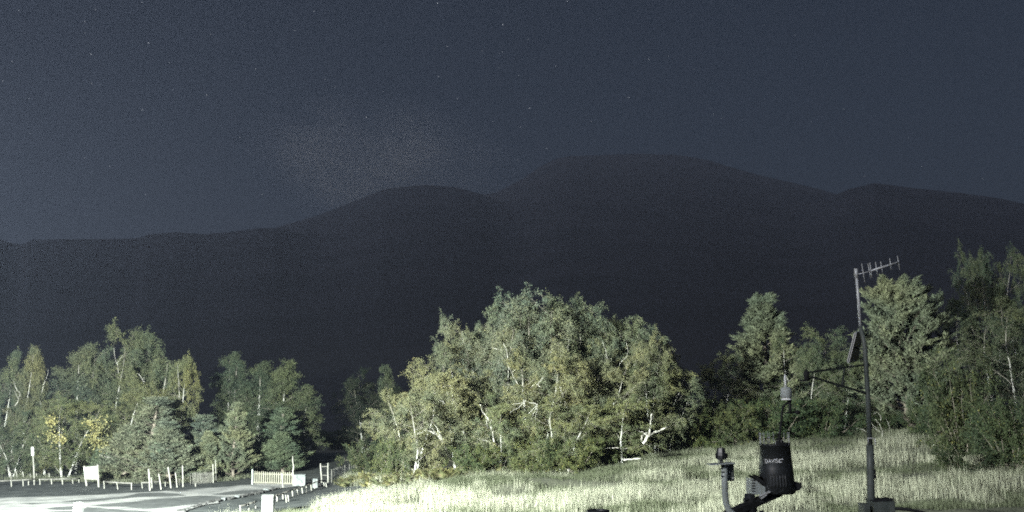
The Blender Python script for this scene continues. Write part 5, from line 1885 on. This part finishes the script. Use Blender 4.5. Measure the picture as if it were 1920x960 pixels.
for (a_, b_, w_) in (((1625.6, 833), (1625.2, 820), 0.7), ((1638.8, 836), (1638.0, 822), 0.9), ((1626, 821.5), (1638.5, 821.5), 0.9)):
    bm = bmesh.new()
    tube(bm, [Q(*a_) + Vector((0, -0.03, 0)), Q(*b_) + Vector((0, -0.03, 0))], w_ * s9, 8)
    obj('clip', bm, M['alu'], e, True)

e = thing('antenna', 'small many-element aerial at the very top of the mast, pointing right', 'antenna', at(1607, 516, d))
o0 = e.location.copy()
bm = bmesh.new()
bdir0, bdir1 = (1606, 514.5), (1684, 491.5)
tube(bm, [Q(*bdir0), Q(1622, 511.2), Q(1634, 507.6)], 0.9 * s9, 8)
obj('boom_stub', bm, M['alu'], e, True)
bm = bmesh.new()
tube(bm, [Q(1634, 507.6), Q(1684.5, 491.6)], 1.9 * s9, 8)
obj('boom', bm, M['alu'], e, True)
for x0_, y0_, x1_, y1_ in ((1615.5, 494.5, 1622, 531), (1627.5, 494, 1632.5, 522), (1631, 492.5, 1635, 521), (1641.3, 491.5, 1645.8, 517), (1651, 490.5, 1655, 512.5), (1668, 484, 1671, 506), (1682.5, 480, 1687, 506)):
    bm = bmesh.new()
    tube(bm, [Q(x0_, y0_), Q(x1_, y1_)], 0.72 * s9, 7)
    obj('element', bm, M['alu'], e, True)

e = thing('solar_panel', 'small tilted solar panel seen almost edge-on, fixed to the mast below its top', 'solar panel', at(1612, 650, d))
o0 = e.location.copy()
bm = bmesh.new()
pc = [Q(1590, 679, d - 0.05), Q(1606, 676, d + 0.16), Q(1618, 620, d + 0.16), Q(1603.5, 625, d - 0.05)]
nrm = (pc[1] - pc[0]).cross(pc[3] - pc[0]).normalized()
A = [bm.verts.new(p + nrm * 0.012) for p in pc]
B = [bm.verts.new(p - nrm * 0.012) for p in pc]
bm.faces.new(A)
bm.faces.new(B[::-1])
for k_ in range(4):
    bm.faces.new((A[k_], B[k_], B[(k_ + 1) % 4], A[(k_ + 1) % 4]))
bmesh.ops.recalc_face_normals(bm, faces=bm.faces[:])
obj('panel', bm, M['cell'], e)
for i0, i1, rr in ((0, 1, 1.6), (2, 3, 1.4), (1, 2, 0.8), (3, 0, 0.8)):
    bm = bmesh.new()
    beam(bm, pc[i0], pc[i1], 2 * rr * s9, 2 * rr * s9)
    obj('frame', bm, M['alu'] if i0 in (0, 2) else M['mast'], e)
bm = bmesh.new()
tube(bm, [Q(1606, 652, d + 0.05), Q(1620, 655, d + 0.02)], 1.6 * s9, 8)
obj('bracket', bm, M['mast'], e, True)

e = thing('sensor_boom', 'dark braced boom reaching left from the mast to a small black sensor', 'boom', at(1622, 710, d))
o0 = e.location.copy()
for a_, b_, w_ in (((1624, 684), (1518, 698), 1.7), ((1626, 738), (1521, 706.5), 1.7), ((1584, 690), (1578.5, 725), 1.2)):
    bm = bmesh.new()
    beam(bm, Q(*a_), Q(*b_, d - 0.25 if b_[0] < 1560 else d - 0.08), 2 * w_ * s9, 2 * w_ * s9)
    obj('strut', bm, M['strut'], e)
bm = bmesh.new()
lathe(bm, [(2.5 * s9, -11 * s9), (5 * s9, -10 * s9), (5.4 * s9, 3 * s9), (4.0 * s9, 7 * s9), (1.5 * s9, 8 * s9)], 16, Q(1512, 703, d - 0.25))
obj('sensor', bm, M['matte_black'], e, True)
bm = bmesh.new()
tube(bm, [Q(1500, 715, d - 0.25), Q(1512, 712, d - 0.25), Q(1522, 708, d - 0.25)], 1.4 * s9, 8)
obj('vane_arm', bm, M['matte_black'], e, True)

# box at the foot of the mast and the curved hose
e = thing('control_box', 'dark rectangular box clamped to the mast at the bottom edge', 'box', at(1645, 985, d - 0.12))
o0 = e.location.copy()
bm = bmesh.new()
cb = Q(1652, 962, d - 0.02)
box(bm, cb, (38 * s9, 0.2, 46 * s9), Matrix.Rotation(0.0, 3, 'Z'))
bevel(bm, 0.006, 2)
obj('housing', bm, M['mast'], e)
bm = bmesh.new()
box(bm, cb + Vector((0, -0.0, 23.8 * s9)), (40 * s9, 0.215, 2.0 * s9), Matrix.Rotation(R(-4), 3, 'Y'))
bevel(bm, 0.003, 1)
obj('lid', bm, M['matte_black'], e)
bm = bmesh.new()
box(bm, Q(1621.5, 968, d - 0.05), (11 * s9, 0.16, 45 * s9))
bevel(bm, 0.004, 1)
obj('clamp_plate', bm, M['mast'], e)

bm = bmesh.new()
hpts = [at(1668, 954, 8.95), at(1684, 953.5, 8.9), at(1702, 955.3, 8.88), at(1722, 959, 8.86), at(1740, 964, 8.86), at(1760, 974, 8.9), at(1775, 1000, 8.9), at(1782, 1060, 8.9)]
h0 = hpts[0].copy()
tube(bm, [p - h0 for p in hpts], 3.0 * s9, 12)
o_ = obj('hose', bm, M['matte_black'], None, True)
o_.location = h0
tag(o_, 'thick dark hose curving down to the right from the control box', 'hose')

# dark round cap just peeping in at the bottom
d = 4.6
p0 = at(1121, 966, d)
e = thing('black_cap', 'black round rim of a post cap just showing at the bottom edge', 'post', p0)
s4 = px_size(1, d)
bm = bmesh.new()
lathe(bm, [(20 * s4, -30 * s4), (21 * s4, 3 * s4), (21 * s4, 8.5 * s4), (19.6 * s4, 9.5 * s4), (19.0 * s4, 8.4 * s4), (18.5 * s4, 4.0 * s4), (0.5 * s4, 3.5 * s4)], 36)
obj('rim', bm, M['black_plastic'], e)
bm = bmesh.new()
tube(bm, [(0, 0, -29 * s4), (0, 0, gz(p0.x, p0.y) - p0.z)], 12 * s4, 16)
obj('post', bm, M['mast'], e, True)

# ------------------------------------------------------------------ smoke over the shoulder of the mountain, haze
def volume_mat(name, col, dens, aniso=0.0):
    m, t, o = mat_new(name)
    vv_ = t.nodes.new('ShaderNodeVolumePrincipled')
    vv_.inputs['Color'].default_value = (*col, 1)
    vv_.inputs['Density'].default_value = dens
    vv_.inputs['Anisotropy'].default_value = aniso
    t.links.new(vv_.outputs[0], o.inputs['Volume'])
    return m


HAZE = True
if HAZE:
    bm = bmesh.new()
    box(bm, (0, 0, 0), (26000, 26000, 2160))
    ho = obj('haze', bm, volume_mat('pale_haze', (0.61, 0.72, 1.0), 1.6e-4, 0.56))
    ho.location = (0, 0, 2160 / 2 - 60)
    ho['kind'] = 'stuff'


# faint smoke drifting over the left shoulder: a soft-edged body of uneven density
m, t, o = mat_new('grey_smoke')
tc = t.nodes.new('ShaderNodeTexCoord')
ln = t.nodes.new('ShaderNodeVectorMath')
ln.operation = 'LENGTH'
t.links.new(tc.outputs['Object'], ln.inputs[0])
mr = t.nodes.new('ShaderNodeMapRange')
mr.interpolation_type = 'SMOOTHSTEP'
for k_, v_ in (('From Min', 1.0), ('From Max', 0.45), ('To Min', 0.0), ('To Max', 1.0)):
    mr.inputs[k_].default_value = v_
t.links.new(ln.outputs['Value'], mr.inputs['Value'])
nz = t.nodes.new('ShaderNodeTexNoise')
nz.inputs['Scale'].default_value = 1.25
nz.inputs['Detail'].default_value = 4.0
nz.inputs['Distortion'].default_value = 0.6
t.links.new(tc.outputs['Object'], nz.inputs['Vector'])
m2 = t.nodes.new('ShaderNodeMapRange')
for k_, v_ in (('From Min', 0.42), ('From Max', 0.70), ('To Min', 0.0), ('To Max', 9.0e-4)):
    m2.inputs[k_].default_value = v_
t.links.new(nz.outputs['Fac'], m2.inputs['Value'])
mm_ = t.nodes.new('ShaderNodeMath')
mm_.operation = 'MULTIPLY'
t.links.new(mr.outputs[0], mm_.inputs[0])
t.links.new(m2.outputs[0], mm_.inputs[1])
vv_ = t.nodes.new('ShaderNodeVolumePrincipled')
vv_.inputs['Color'].default_value = (0.93, 0.93, 0.93, 1)
t.links.new(mm_.outputs[0], vv_.inputs['Density'])
t.links.new(vv_.outputs[0], o.inputs['Volume'])
bm = bmesh.new()
bmesh.ops.create_icosphere(bm, subdivisions=4, radius=1.0)
so = obj('smoke', bm, m, None, True)
so.location = at(720, 300, 5400)
so.scale = (px_size(300, 5400), 450, px_size(150, 5400))
so.rotation_euler = (0, R(12), 0)
tag(so, 'faint grey smoke drifting over the left shoulder of the mountain', 'smoke', kind='stuff')
